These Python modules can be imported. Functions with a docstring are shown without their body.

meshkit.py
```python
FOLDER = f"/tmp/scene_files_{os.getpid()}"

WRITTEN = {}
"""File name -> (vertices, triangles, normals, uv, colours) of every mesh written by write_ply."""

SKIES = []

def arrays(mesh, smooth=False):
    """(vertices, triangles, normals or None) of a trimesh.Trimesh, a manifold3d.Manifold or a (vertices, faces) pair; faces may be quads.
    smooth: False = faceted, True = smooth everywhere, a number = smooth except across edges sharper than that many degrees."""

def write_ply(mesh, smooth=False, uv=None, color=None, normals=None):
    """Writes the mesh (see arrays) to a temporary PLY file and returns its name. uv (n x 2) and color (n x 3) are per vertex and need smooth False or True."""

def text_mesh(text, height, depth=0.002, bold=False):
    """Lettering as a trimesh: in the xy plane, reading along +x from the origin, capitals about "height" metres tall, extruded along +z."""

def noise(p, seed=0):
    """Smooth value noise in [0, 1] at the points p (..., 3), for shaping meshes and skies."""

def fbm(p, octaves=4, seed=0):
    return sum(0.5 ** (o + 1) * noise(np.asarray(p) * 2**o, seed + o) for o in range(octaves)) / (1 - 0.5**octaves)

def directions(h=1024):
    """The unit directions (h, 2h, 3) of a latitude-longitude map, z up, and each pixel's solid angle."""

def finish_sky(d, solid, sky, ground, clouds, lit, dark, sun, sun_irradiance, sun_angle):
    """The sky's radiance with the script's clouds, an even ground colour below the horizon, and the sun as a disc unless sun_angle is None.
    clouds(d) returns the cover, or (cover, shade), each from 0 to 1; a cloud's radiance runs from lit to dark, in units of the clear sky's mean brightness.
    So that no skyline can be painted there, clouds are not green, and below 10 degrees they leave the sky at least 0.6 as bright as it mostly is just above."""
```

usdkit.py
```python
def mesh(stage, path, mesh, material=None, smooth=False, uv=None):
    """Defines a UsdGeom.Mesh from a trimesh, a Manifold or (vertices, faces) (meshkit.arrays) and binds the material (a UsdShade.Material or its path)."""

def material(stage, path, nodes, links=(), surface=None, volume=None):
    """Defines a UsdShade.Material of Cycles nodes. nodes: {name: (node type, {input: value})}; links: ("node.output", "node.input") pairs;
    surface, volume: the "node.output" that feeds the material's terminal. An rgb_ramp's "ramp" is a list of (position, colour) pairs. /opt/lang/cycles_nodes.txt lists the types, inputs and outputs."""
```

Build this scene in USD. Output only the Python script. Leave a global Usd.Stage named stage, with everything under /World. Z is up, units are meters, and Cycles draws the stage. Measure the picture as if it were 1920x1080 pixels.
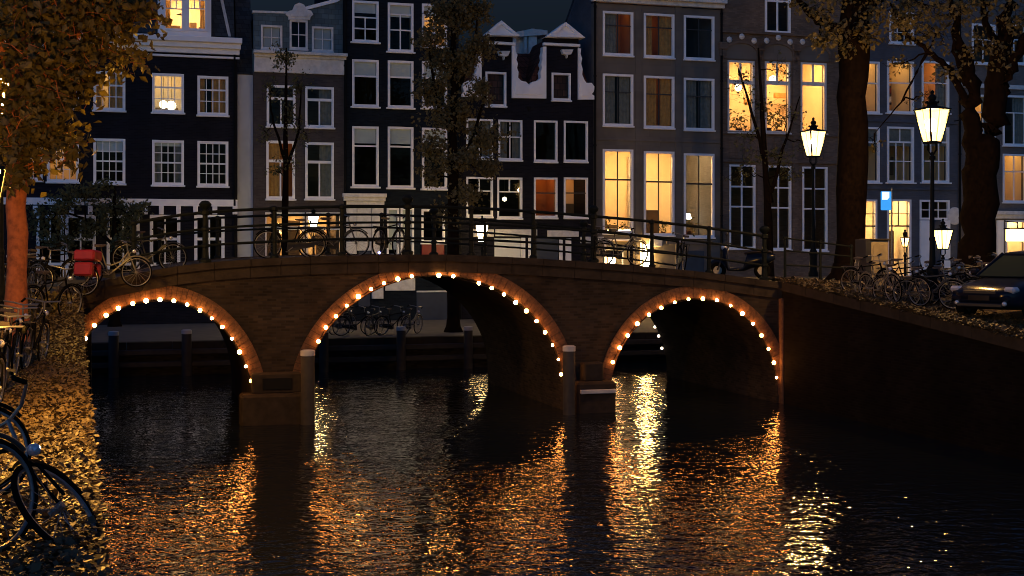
import math, random
import numpy as np, trimesh
import shapely
from shapely.geometry import Polygon, box as sbox
from pxr import Gf, Sdf, Usd, UsdGeom, UsdLux, UsdShade, Vt
import usdkit, meshkit
PI = math.pi
stage = Usd.Stage.CreateInMemory()
UsdGeom.SetStageUpAxis(stage, 'Z'); UsdGeom.SetStageMetersPerUnit(stage, 1.0)
UsdGeom.Xform.Define(stage, '/World'); UsdGeom.Scope.Define(stage, '/World/Looks')
def mat(name, nodes, links=(), surface='p.BSDF', volume=None):
    return usdkit.material(stage, '/World/Looks/' + name, nodes, links, surface=surface, volume=volume)

# ---------------------------------------------------------------- camera, sky, exposure
EYE = 4.13
cam = UsdGeom.Camera.Define(stage, '/World/camera')
cam.CreateHorizontalApertureAttr(36.0); cam.CreateVerticalApertureAttr(20.25); cam.CreateFocalLengthAttr(45.0)
cam.CreateVerticalApertureOffsetAttr(-70.0 / 1920 * 36)
cam.CreateClippingRangeAttr(Gf.Vec2f(0.1, 2000))
cam.AddTranslateOp().Set(Gf.Vec3d(0, 0, EYE)); cam.AddRotateXOp().Set(90.0)
cam.CreateExposureAttr(0.0)
SUN_EL, SUN_ROT, SKY = math.radians(-4.0), math.radians(196), 4.6
dome = UsdLux.DomeLight.Define(stage, '/World/sky')
mat('sky_look', {'s': ('sky_texture', dict(sky_type='single_scattering', sun_disc=False, sun_elevation=SUN_EL, sun_rotation=SUN_ROT, altitude=10.0, air_density=1.2, aerosol_density=0.8, ozone_density=2.0)),
                 't': ('mix_color', dict(blend_type='multiply', fac=1.0, b=(.36, .76, 1.1), use_clamp=False)),
                 'u': ('mix_color', dict(blend_type='add', fac=1.0, b=(.0007, .0018, .0036), use_clamp=False)),
                 'b': ('background_shader', dict(strength=SKY))}, [('s.color', 't.a'), ('t.result', 'u.a'), ('u.result', 'b.color')], surface='b.background')
UsdShade.MaterialBindingAPI.Apply(dome.GetPrim()).Bind(UsdShade.Material.Get(stage, '/World/Looks/sky_look'))
dome.GetPrim().SetCustomDataByKey('kind', 'structure')

# ---------------------------------------------------------------- frames
YAW = math.radians(16.2); CA, SA = math.cos(YAW), math.sin(YAW)
BX, BD = -10.03, 29.70                    # left end of the bridge's near face
def w2b(X, D): return (X - BX) * CA + (D - BD) * SA, -(X - BX) * SA + (D - BD) * CA
def b2w(s, t, z=0.0): return (BX + s * CA - t * SA, BD + s * SA + t * CA, z)
def on_plane(x, y, t):                    # where the ray of a measured point of the photograph meets the street-parallel plane t
    u = (x - 960) / 2400; D = (t - BX * SA + BD * CA) / (CA - u * SA); X = u * D
    return (X - BX) * CA + (D - BD) * SA, EYE - (y - 470) / 2400 * D
def at_depth(x, y, D): return ((x - 960) / 2400 * D, D, EYE - (y - 470) / 2400 * D)

# ---------------------------------------------------------------- naming
used = {}
def numbered(parent, name):
    k = (parent, name); n = used.get(k, 0); used[k] = n + 1
    return f'{parent}/{name}' if n == 0 else f'{parent}/{name}_{n:03d}'
def tag(p, label=None, cat=None, group=None, kind=None):
    for k, v in (('label', label), ('category', cat), ('group', group), ('kind', kind)):
        if v: p.SetCustomDataByKey(k, v)
    return p
def thing(name, label, cat, loc=(0, 0, 0), rotz=0.0, group=None, lean=0.0, kind=None, scale=None):
    x = UsdGeom.Xform.Define(stage, numbered('/World', name))
    x.AddTranslateOp().Set(Gf.Vec3d(*map(float, loc))); x.AddRotateZOp().Set(math.degrees(rotz))
    if lean: x.AddRotateXOp().Set(math.degrees(lean))
    if scale: x.AddScaleOp().Set(Gf.Vec3f(scale, scale, scale))
    return tag(x.GetPrim(), label, cat, group, kind)
def copy_of(root, label, loc, rotz=0.0, group=None, lean=0.0):
    c = root.GetCustomData()
    r = thing(root.GetName().rstrip('0123456789').rstrip('_'), label, c['category'], loc, rotz, group or c.get('group'), lean)
    r.GetReferences().AddInternalReference(root.GetPath()); r.SetInstanceable(True)
    return r
def path_of(p): return str(p.GetPath()) if p is not None else '/World'
def obj(name, mb, m, parent=None, label=None, cat=None, group=None, kind=None, smooth=False):
    mesh = mb.mesh() if isinstance(mb, MB) else mb
    o = usdkit.mesh(stage, numbered(path_of(parent), name), mesh, m, smooth=smooth).GetPrim()
    return tag(o, label, cat, group, kind)

# ---------------------------------------------------------------- mesh helpers
class MB:
    def __init__(s): s.v, s.f, s.n = [], [], 0
    def add(s, v, f):
        v = np.asarray(v, float); f = np.asarray(f, int)
        if f.shape[1] == 4: f = np.vstack([f[:, [0, 1, 2]], f[:, [0, 2, 3]]])
        s.v.append(v); s.f.append(f + s.n); s.n += len(v); return s
    def tm(s, m): return s.add(m.vertices, m.faces)
    def mesh(s): return trimesh.Trimesh(np.vstack(s.v), np.vstack(s.f), process=False)
    def box(s, x0, x1, y0, y1, z0, z1):
        v = [(x, y, z) for x in (x0, x1) for y in (y0, y1) for z in (z0, z1)]
        return s.add(v, [(0, 1, 3, 2), (4, 6, 7, 5), (0, 4, 5, 1), (2, 3, 7, 6), (0, 2, 6, 4), (1, 5, 7, 3)])
    def tube(s, pts, radii, n=6, cap=True):
        p = np.asarray(pts, float); r = np.broadcast_to(np.asarray(radii, float), (len(p),))
        t = np.gradient(p, axis=0); t /= np.linalg.norm(t, axis=1, keepdims=True) + 1e-12
        a = np.cross(t, np.where(np.abs(t[:, 2:]) < 0.9, [0, 0, 1.0], [1.0, 0, 0])); a /= np.linalg.norm(a, axis=1, keepdims=True) + 1e-12
        b = np.cross(t, a); g = np.arange(n) * 2 * PI / n
        v = p[:, None] + r[:, None, None] * (np.cos(g)[None, :, None] * a[:, None] + np.sin(g)[None, :, None] * b[:, None])
        i, j = np.meshgrid(np.arange(len(p) - 1), np.arange(n), indexing='ij')
        q = np.stack([i * n + j, i * n + (j + 1) % n, (i + 1) * n + (j + 1) % n, (i + 1) * n + j], -1).reshape(-1, 4)
        v = v.reshape(-1, 3); tri = np.vstack([q[:, [0, 1, 2]], q[:, [0, 2, 3]]])
        if cap:
            k = len(v); v = np.vstack([v, p[0], p[-1]]); m = (len(p) - 1) * n
            tri = np.vstack([tri, [(k, (x + 1) % n, x) for x in range(n)], [(k + 1, m + x, m + (x + 1) % n) for x in range(n)]])
        return s.add(v, tri)
    def lathe(s, prof, x=0, y=0, z=0, n=12, turn=0.0):   # prof: (radius, height) from bottom to top
        g = np.arange(n) * 2 * PI / n + turn; p = np.asarray(prof, float)
        v = np.stack([x + p[:, :1] * np.cos(g), y + p[:, :1] * np.sin(g), z + np.repeat(p[:, 1:], n, 1)], -1).reshape(-1, 3)
        i, j = np.meshgrid(np.arange(len(p) - 1), np.arange(n), indexing='ij')
        return s.add(v, np.stack([i * n + j, i * n + (j + 1) % n, (i + 1) * n + (j + 1) % n, (i + 1) * n + j], -1).reshape(-1, 4))
    def prism(s, poly, y0, y1):           # shapely polygon in (x, z), extruded from y0 to y1
        for g in getattr(poly, 'geoms', [poly]):
            if g.is_empty or g.area < 1e-6: continue
            m = trimesh.creation.extrude_polygon(g, y1 - y0, engine='earcut'); v = np.array(m.vertices)
            s.add(np.stack([v[:, 0], y1 - v[:, 2], v[:, 1]], -1), m.faces)
        return s
    def prism_x(s, poly, x0, x1):         # polygon in (y, z), extruded along x
        m = trimesh.creation.extrude_polygon(poly, x1 - x0, engine='earcut'); v = np.array(m.vertices)
        return s.add(np.stack([x0 + v[:, 2], v[:, 0], v[:, 1]], -1), m.faces)
    def ball(s, c, r, sub=1, sq=(1, 1, 1)):
        m = trimesh.creation.icosphere(sub, r); return s.add(np.array(m.vertices) * sq + c, m.faces)
    def torus(s, c, R, r, n=28, k=6, arc=(0, 2 * PI), flat=1.0):   # in the x-z plane
        g = np.linspace(*arc, n + 1); full = abs(arc[1] - arc[0]) > 6.28
        if full: g = g[:-1]
        h = np.arange(k) * 2 * PI / k; m = len(g)
        G, H = np.meshgrid(g, h, indexing='ij'); rr = R + r * np.cos(H)
        v = np.stack([c[0] + rr * np.cos(G), c[1] + r * flat * np.sin(H), c[2] + rr * np.sin(G)], -1).reshape(-1, 3)
        i, j = np.meshgrid(np.arange(m if full else m - 1), np.arange(k), indexing='ij')
        return s.add(v, np.stack([i * k + j, ((i + 1) % m) * k + j, ((i + 1) % m) * k + (j + 1) % k, i * k + (j + 1) % k], -1).reshape(-1, 4))
    def grid(s, P):                       # P (n, m, 3)
        n, m = P.shape[:2]; i, j = np.meshgrid(np.arange(n - 1), np.arange(m - 1), indexing='ij')
        return s.add(P.reshape(-1, 3), np.stack([i * m + j, (i + 1) * m + j, (i + 1) * m + j + 1, i * m + j + 1], -1).reshape(-1, 4))
def bevel_box(x0, x1, y0, y1, z0, z1, b=0.02):
    v = []
    for x, sx in ((x0, 1), (x1, -1)):
        for y, sy in ((y0, 1), (y1, -1)):
            for z, sz in ((z0, 1), (z1, -1)):
                v += [(x + sx * b, y + sy * b, z), (x + sx * b, y, z + sz * b), (x, y + sy * b, z + sz * b)]
    return trimesh.convex.convex_hull(np.array(v))

# ---------------------------------------------------------------- materials
def plain(name, c, rough=0.6, metal=0.0, var=0.25, scale=2.5, bump=0.0, coat=0.0, ior=1.45, fine=40.0):
    c = np.array(c, float)
    nodes = {'tc': ('texture_coordinate', {}), 'n': ('noise_texture', dict(scale=scale, detail=6.0, roughness=0.62)),
             'r': ('rgb_ramp', dict(ramp=[(0.3, tuple(c * (1 - var))), (0.52, tuple(c)), (0.72, tuple(np.minimum(c * (1 + 0.7 * var), 0.95)))])),
             'p': ('principled_bsdf', dict(roughness=rough, metallic=metal, coat_weight=coat, ior=ior))}
    links = [('tc.object', 'n.vector'), ('n.fac', 'r.fac'), ('r.color', 'p.base_color')]
    if bump:
        nodes |= {'n2': ('noise_texture', dict(scale=fine, detail=3.0)), 'b': ('bump', dict(strength=bump, distance=0.01))}
        links += [('tc.object', 'n2.vector'), ('n2.fac', 'b.height'), ('b.normal', 'p.normal')]
    return mat(name, nodes, links)
def brick(name, c, mortar, var=0.3, bw=0.22, bh=0.066, ms=0.008, rough=0.85, stain=0.35, ior=1.2):
    c = np.array(c, float)
    nodes = {'tc': ('texture_coordinate', {}), 'sx': ('separate_xyz', {}), 'ad': ('math', dict(math_type='add')), 'cx': ('combine_xyz', {}),
             'b': ('brick_texture', dict(color1=tuple(c * (1 - var)), color2=tuple(np.minimum(c * (1 + var), .9)), mortar=mortar, scale=1.0, mortar_size=ms, mortar_smooth=0.2, brick_width=bw, row_height=bh)),
             'n': ('noise_texture', dict(scale=0.7, detail=7.0, roughness=0.65)), 'r': ('rgb_ramp', dict(ramp=[(0.3, (1 - stain,) * 3), (0.6, (1.0,) * 3), (0.8, (1 + stain * .4,) * 3)])),
             'm': ('mix_color', dict(blend_type='multiply', fac=1.0, use_clamp=False)), 'bp': ('bump', dict(strength=0.5, distance=0.012, invert=True)),
             'p': ('principled_bsdf', dict(roughness=rough, ior=ior))}
    links = [('tc.object', 'sx.vector'), ('sx.x', 'ad.value1'), ('sx.y', 'ad.value2'), ('ad.value', 'cx.x'), ('sx.z', 'cx.y'), ('cx.vector', 'b.vector'), ('tc.object', 'n.vector'),
             ('n.fac', 'r.fac'), ('b.color', 'm.a'), ('r.color', 'm.b'), ('m.result', 'p.base_color'), ('b.fac', 'bp.height'), ('bp.normal', 'p.normal')]
    return mat(name, nodes, links)
def glow(name, c, strength):
    return mat(name, {'e': ('emission', dict(color=c, strength=strength))}, surface='e.emission')
M = {}
M['brick_black'] = brick('dark_tarred_brick', (.011, .011, .016), (.018, .018, .024))
M['brick_navy'] = brick('blue_black_brick', (.008, .013, .02), (.014, .018, .024))
M['brick_umber'] = brick('umber_brick', (.075, .062, .06), (.08, .075, .07), var=.15)
M['stone_grey'] = brick('grey_stone', (.15, .134, .115), (.13, .118, .105), var=.06, bw=1.1, bh=.42, ms=.006, stain=.25)
M['brick_brown'] = brick('brown_brick', (.165, .122, .09), (.14, .11, .09), var=.2)
M['brick_slate'] = brick('slate_painted_brick', (.105, .112, .13), (.11, .115, .13), var=.08)
M['brick_pale'] = brick('pale_brick', (.16, .14, .13), (.15, .14, .13), var=.1)
M['bridge_brick'] = brick('bridge_brick', (.034, .024, .017), (.034, .028, .023), var=.35, stain=.6)  # darkened in place of the sky light that unbuilt surroundings would block
M['bridge_ring'] = plain('arch_ring_brick', (.08, .036, .016), .8, var=.45, scale=9, bump=.5)
M['bridge_stone'] = plain('bridge_stone', (.034, .026, .02), .85, ior=1.15, var=.4, scale=3, bump=.4)
M['quay_brick'] = brick('quay_brick', (.014, .011, .009), (.016, .013, .011), var=.35, stain=.6)  # near black stands in for shade from surroundings that are not built
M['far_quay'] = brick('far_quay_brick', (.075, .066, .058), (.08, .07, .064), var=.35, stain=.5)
M['quay_stone'] = plain('quay_stone', (.03, .025, .02), .85, ior=1.15, var=.35, bump=.3)
M['white'] = plain('white_paint', (.84, .85, .86), .45, var=.06)
M['white_old'] = plain('weathered_white_paint', (.64, .63, .6), .55, var=.2, scale=5)
M['render_pale'] = plain('pale_render', (.42, .46, .5), .8, var=.12, scale=1.0)
M['mullion_dark'] = plain('dark_window_bar', (.03, .03, .028), .5, var=.1)
M['slate'] = brick('slate_roof', (.045, .055, .066), (.02, .024, .03), var=.25, bw=.3, bh=.2, ms=.01, rough=.6)
M['slate_teal'] = brick('teal_slate_roof', (.1, .15, .17), (.06, .085, .1), var=.2, bw=.3, bh=.22, ms=.01, rough=.6)
M['tile_red'] = brick('red_roof_tile', (.11, .045, .032), (.04, .02, .015), var=.3, bw=.25, bh=.3, ms=.02)
M['iron'] = plain('black_iron', (.006, .006, .006), .6, ior=1.2, var=.3, scale=12)
M['iron_green'] = plain('dark_green_iron', (.006, .008, .007), .6, ior=1.2, var=.3, scale=10)
M['timber'] = plain('wet_timber', (.028, .024, .02), .7, var=.45, scale=4, bump=.5)
M['cap'] = plain('pile_cap', (.4, .4, .4), .6, var=.15)
M['street'] = brick('street_clinker', (.085, .068, .056), (.04, .035, .03), var=.35, bw=.2, bh=.1, ms=.01)
M['mulch'] = mat('street_under_leaves', {'g': ('geometry', {}), 'n': ('noise_texture', dict(scale=7.0, detail=8.0, roughness=.75)), 'n2': ('noise_texture', dict(scale=.5, detail=3.0)), 'r': ('rgb_ramp', dict(ramp=[(.3, (.05, .035, .018)), (.48, (.15, .1, .025)), (.62, (.26, .19, .04)), (.75, (.14, .075, .02))])),
    'r2': ('rgb_ramp', dict(ramp=[(.35, (.55, .5, .45)), (.6, (1, 1, 1))])), 'm': ('mix_color', dict(blend_type='multiply', fac=1.0)), 'b': ('bump', dict(strength=.9, distance=.03)), 'p': ('principled_bsdf', dict(roughness=.6))},
    [('g.position', 'n.vector'), ('g.position', 'n2.vector'), ('n.fac', 'r.fac'), ('n2.fac', 'r2.fac'), ('r.color', 'm.a'), ('r2.color', 'm.b'), ('m.result', 'p.base_color'), ('n.fac', 'b.height'), ('b.normal', 'p.normal')])
M['paving'] = plain('far_paving', (.085, .076, .068), .85, var=.3, bump=.2)
M['plaster'] = plain('warm_room_plaster', (.78, .62, .4), .9, var=.12, scale=.8)
M['plaster_red'] = plain('red_room_paint', (.42, .2, .09), .9, var=.25, scale=1.2)
M['plaster_pale'] = plain('pale_room_plaster', (.75, .68, .55), .9, var=.12, scale=.9)
M['furniture'] = plain('dark_furniture', (.09, .055, .03), .6)
M['curtain'] = plain('grey_curtain', (.2, .2, .19), .9, var=.3, scale=6)
M['curtain_warm'] = plain('ochre_curtain', (.5, .27, .08), .9, var=.3, scale=6)
M['blind'] = plain('white_blind', (.62, .66, .68), .8, var=.05)
M['red_paint'] = plain('red_paint', (.15, .008, .01), .4)
M['blue_paint'] = plain('dark_blue_paint', (.02, .035, .06), .35)
M['rubber'] = plain('rubber', (.006, .006, .0055), .9, var=.2, ior=1.08)
M['chrome'] = plain('worn_chrome', (.22, .22, .21), .4, metal=.8, var=.2, scale=20)
M['frame_black'] = plain('black_bicycle_paint', (.005, .005, .0045), .55, ior=1.12)
M['frame_grey'] = plain('grey_bicycle_paint', (.045, .045, .04), .5)
M['frame_cream'] = plain('cream_bicycle_paint', (.15, .14, .11), .4)
M['leather'] = plain('saddle_leather', (.03, .02, .014), .5)
M['wicker'] = plain('wicker', (.16, .1, .05), .8, var=.4, scale=30)
M['car_paint'] = mat('dark_blue_car_paint', {'p': ('principled_bsdf', dict(base_color=(.004, .006, .012), roughness=.18, ior=1.28))})
M['car_glass'] = mat('car_glass', {'p': ('principled_bsdf', dict(base_color=(.012, .018, .022), roughness=.03, ior=1.03))})
M['plastic_dark'] = plain('dark_plastic', (.02, .02, .02), .5)
M['lamp_lens'] = mat('headlamp_lens', {'p': ('principled_bsdf', dict(base_color=(.7, .7, .7), roughness=.08, metallic=.6))})
M['pane'] = mat('window_glass', {'f': ('fresnel', dict(IOR=1.16)), 't': ('transparent_bsdf', dict(color=(.9, .93, .92))), 'g': ('glossy_bsdf', dict(color=(.95, .97, 1.0), roughness=.02)), 'm': ('mix_closure', {})},
                [('f.fac', 'm.fac'), ('t.BSDF', 'm.closure1'), ('g.BSDF', 'm.closure2')], surface='m.closure')
M['bulb'] = glow('warm_bulb', (1.0, .34, .065), 72.0)
M['bulb_dim'] = glow('dimmer_warm_bulb', (1.0, .34, .065), 40.0)
M['bulb_bright'] = glow('brighter_warm_bulb', (1.0, .4, .09), 100.0)
M['bulb_far'] = glow('pale_bulb', (1.0, .8, .6), 3.0)
def lit_glass(name, c, k):
    return mat(name, {'t': ('transparent_bsdf', dict(color=(1.0, .88, .65))), 'e': ('emission', dict(color=c, strength=k)), 'm': ('mix_closure', dict(fac=.55))}, [('t.BSDF', 'm.closure1'), ('e.emission', 'm.closure2')], surface='m.closure')
M['lantern'] = lit_glass('frosted_lantern_glass', (1.0, .62, .22), 6.0); M['lantern_near'] = lit_glass('near_frosted_lantern_glass', (1.0, .6, .2), 6.0)
M['mantle'] = glow('lantern_flame', (1.0, .64, .27), 2300.0); M['mantle_near'] = glow('near_lantern_flame', (1.0, .58, .2), 5200.0)
M['porch'] = glow('porch_lamp_glass', (1.0, .58, .17), 120.0)
M['lantern_door'] = glow('house_lamp_glass', (1.0, .66, .26), 70.0)
M['lantern_mid'] = glow('small_lantern_glass', (1.0, .6, .17), 7.0)
M['cabinet'] = plain('gold_lit_cabinet', (.24, .2, .12), .6)  # ochre puts the gold lamp light on the grey cabinet into its colour
M['lantern_far'] = glow('far_lantern_glass', (1.0, .68, .28), 200.0)
M['lantern_gold'] = glow('amber_lantern_glass', (1.0, .45, .07), 1250.0)
M['lantern_amber'] = glow('leafy_lantern_glass', (1.0, .5, .08), 520.0)
M['room_lamp'] = glow('room_lamp', (1.0, .53, .19), 70.0)
M['room_lamp_dim'] = glow('dim_room_lamp', (1.0, .55, .2), 9.0)
M['room_lamp_red'] = glow('red_room_lamp', (1.0, .36, .1), 6.0)
M['room_lamp_ember'] = glow('ember_room_lamp', (1.0, .42, .1), 1.5)
M['globe'] = glow('globe_glow', (1.0, .85, .6), 6.0)
M['sign_lit'] = glow('lit_blue_sign', (.05, .35, .9), 1.1)
M['sign_white'] = glow('lit_white_mark', (.75, .9, 1.0), 1.3)
M['blue_led'] = glow('blue_lamp', (.2, .2, 1.0), 12.0)
def leafy(name, ramp, tr=.45, rough=.6):
    return mat(name, {'g': ('geometry', {}), 'r': ('rgb_ramp', dict(ramp=ramp)), 'p': ('principled_bsdf', dict(roughness=rough)), 't': ('translucent_bsdf', {}), 'm': ('mix_closure', dict(fac=tr))},
               [('g.random_per_island', 'r.fac'), ('r.color', 'p.base_color'), ('r.color', 't.color'), ('p.BSDF', 'm.closure1'), ('t.BSDF', 'm.closure2')], surface='m.closure')
M['leaf_gold'] = leafy('golden_leaves', [(0, (.1, .075, .014)), (.35, (.24, .19, .025)), (.7, (.36, .3, .04)), (1, (.3, .16, .022))])
M['leaf_brown'] = leafy('brown_leaves', [(0, (.12, .095, .035)), (.5, (.22, .16, .05)), (.8, (.32, .19, .05)), (1, (.36, .24, .07))])
M['leaf_olive'] = leafy('olive_leaves', [(0, (.09, .085, .03)), (.6, (.15, .125, .04)), (.9, (.2, .14, .045)), (1, (.34, .17, .03))])
M['leaf_ground'] = leafy('fallen_leaf_litter', [(0, (.06, .04, .015)), (.4, (.17, .12, .025)), (.75, (.28, .22, .04)), (1, (.15, .08, .025))], tr=.1)
M['bark'] = plain('bark', (.008, .005, .0035), .9, var=.5, scale=7, bump=.9, fine=18, ior=1.08)
M['bark_lamplit'] = plain('lamplit_bark', (.34, .1, .03), .9, var=.5, scale=8, bump=.9, fine=16)  # orange lamp light on the left trunk is put into this bark colour
M['water'] = mat('canal_water', {'g': ('geometry', {}), 'mp': ('mapping', dict(rotation=(0, 0, -YAW), scale=(.8, 1.15, 1.0))),
    'n1': ('noise_texture', dict(scale=3.4, detail=2.0, roughness=.5, distortion=.4)), 'n2': ('noise_texture', dict(scale=9.0, detail=1.0, roughness=.5, distortion=.6)),
    'n3': ('noise_texture', dict(scale=.16, detail=2.0)), 'r3': ('map_range', dict(from_min=.35, from_max=.65, to_min=.45, to_max=1.25, clamp=True)),
    'a': ('math', dict(math_type='multiply_add', value2=.17)), 'mu': ('math', dict(math_type='multiply')), 'sx': ('separate_xyz', {}), 'ry': ('map_range', dict(range_type='smoothstep', from_min=17.0, from_max=31.0, to_min=1.0, to_max=.9, clamp=True)), 'mu2': ('math', dict(math_type='multiply')),
    'b': ('bump', dict(strength=1.0, distance=.042)), 'p': ('principled_bsdf', dict(base_color=(.006, .008, .007), roughness=.012, ior=1.4))},
    [('g.position', 'mp.vector'), ('mp.vector', 'n1.vector'), ('mp.vector', 'n2.vector'), ('g.position', 'n3.vector'), ('n2.fac', 'a.value1'), ('n1.fac', 'a.value3'), ('n3.fac', 'r3.value'),
     ('a.value', 'mu.value1'), ('r3.result', 'mu.value2'), ('mu.value', 'mu2.value1'), ('g.position', 'sx.vector'), ('sx.y', 'ry.value'), ('ry.result', 'mu2.value2'), ('mu2.value', 'b.height'), ('b.normal', 'p.normal')])
# ---------------------------------------------------------------- water, banks, bridge
WS, BT, QT, HT = 18.05, 7.6, 12.66, 24.4    # canal width at the bridge, bridge depth, far quay line, house line
FZ = 1.05                                   # far street level
def left_edge(t): return -0.0466 * t if t < 0 else 0.0
def bank_z(t): return 3.26 if t >= 0 else max(3.26 + .0915 * t, 2.32)
P = np.array([b2w(s, t, 0) for s in (-90, 140) for t in (-50, QT + .1)]).reshape(2, 2, 3)
obj('canal_water', MB().grid(P), M['water'], kind='structure', label='dark canal water with rippled reflections under the bridge')
bed = MB().grid(P - [0, 0, 1.5]); obj('canal_bed', bed, M['quay_stone'], kind='structure')
frame_root = dict(loc=(BX, BD, 0), rotz=YAW)
def setting(name, mb, m, label=None):       # a piece of the setting given in bridge coordinates (s, t, z)
    x = mb.mesh(); v = np.array(x.vertices); x.vertices = np.stack([BX + v[:, 0] * CA - v[:, 1] * SA, BD + v[:, 0] * SA + v[:, 1] * CA, v[:, 2]], -1)
    return obj(name, x, m, label=label, kind='structure')
ts = np.concatenate([np.linspace(-50, -11, 20), np.linspace(-10.2, 0, 22), np.linspace(.4, BT - .36, 6)])
def bank(side):
    edge = lambda t: left_edge(t) - .44 if side < 0 else WS + .44
    far = -90 if side < 0 else 140
    w = np.array([0, .3, .7, 1.5, 3, 6, 12, 30, 1e9])
    P = np.array([[(np.clip(edge(t) + side * k, -90, 140), t, bank_z(t)) for k in w] for t in ts])
    m = MB().grid(P if side > 0 else P[:, ::-1]); return m
setting('left_street', bank(-1), M['mulch'], 'brick street on the left bank, sloping up to the bridge')
setting('right_street', bank(1), M['mulch'], 'brick street on the right bank, sloping up to the bridge')
fs = MB().grid(np.array([[(s, t, FZ) for t in (QT + .44, 60)] for s in (-90, 140)])); setting('far_street', fs, M['paving'], 'street along the houses beyond the bridge')
def quay_wall(name, label, line, zt, out):  # line of (s, t); out: side of the water in (s, t)
    root = thing(name, label, 'quay wall', (BX, BD, 0), YAW)
    w = MB(); line = np.array(line, float); n = len(line)
    o = np.array(out, float)
    a = line; b = line - o * .45
    P = np.array([[(*a[i], -1.6), (*a[i], zt(a[i][1]) - .2), (*b[i], zt(b[i][1]) - .2), (*b[i], -1.6)] for i in range(n)])
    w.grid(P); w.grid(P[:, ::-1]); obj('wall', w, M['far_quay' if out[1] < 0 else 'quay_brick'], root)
    cum = np.concatenate([[0], np.cumsum(np.linalg.norm(np.diff(line, axis=0), axis=1))]); L = cum[-1]
    k = 0; rnd = random.Random(len(name)); pos = 0.0
    while pos < L - .2 and k < 60:
        q = min(pos + rnd.uniform(1.2, 1.7), L); pa, pb = [np.array([np.interp(x, cum, line[:, j]) for j in (0, 1)]) for x in (pos + .008, q - .008)]
        v = [(*(p + o * f), zt(p[1]) + h) for p in (pa, pb) for f in (.06, -.45) for h in (-.2, .05)]
        obj('coping_stone', MB().add(v, [(0, 1, 3, 2), (4, 6, 7, 5), (0, 4, 5, 1), (2, 3, 7, 6), (0, 2, 6, 4), (1, 5, 7, 3)]), M['quay_stone'], root)
        pos = q; k += 1
    return root
tl = np.linspace(0, -30, 25)
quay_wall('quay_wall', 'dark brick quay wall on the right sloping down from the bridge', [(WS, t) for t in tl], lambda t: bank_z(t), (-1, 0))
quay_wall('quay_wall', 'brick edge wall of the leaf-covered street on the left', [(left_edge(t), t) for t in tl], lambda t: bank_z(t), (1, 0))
quay_wall('quay_wall', 'low quay wall along the far street seen through the arches', [(s, QT) for s in np.linspace(-6, 34, 12)], lambda t: FZ, (0, -1))
for e, lab in (((-90, BT), 'wall at the end of the left bank behind the bridge'), ((WS, BT), 'wall at the end of the right bank behind the bridge')):
    s1 = e[0] + 90 if e[0] < 0 else 140
    m = MB().box(e[0], s1, BT - .36, BT, -1.6, 3.25); x = setting('bank_wall', m, M['quay_brick'], lab)

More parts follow.
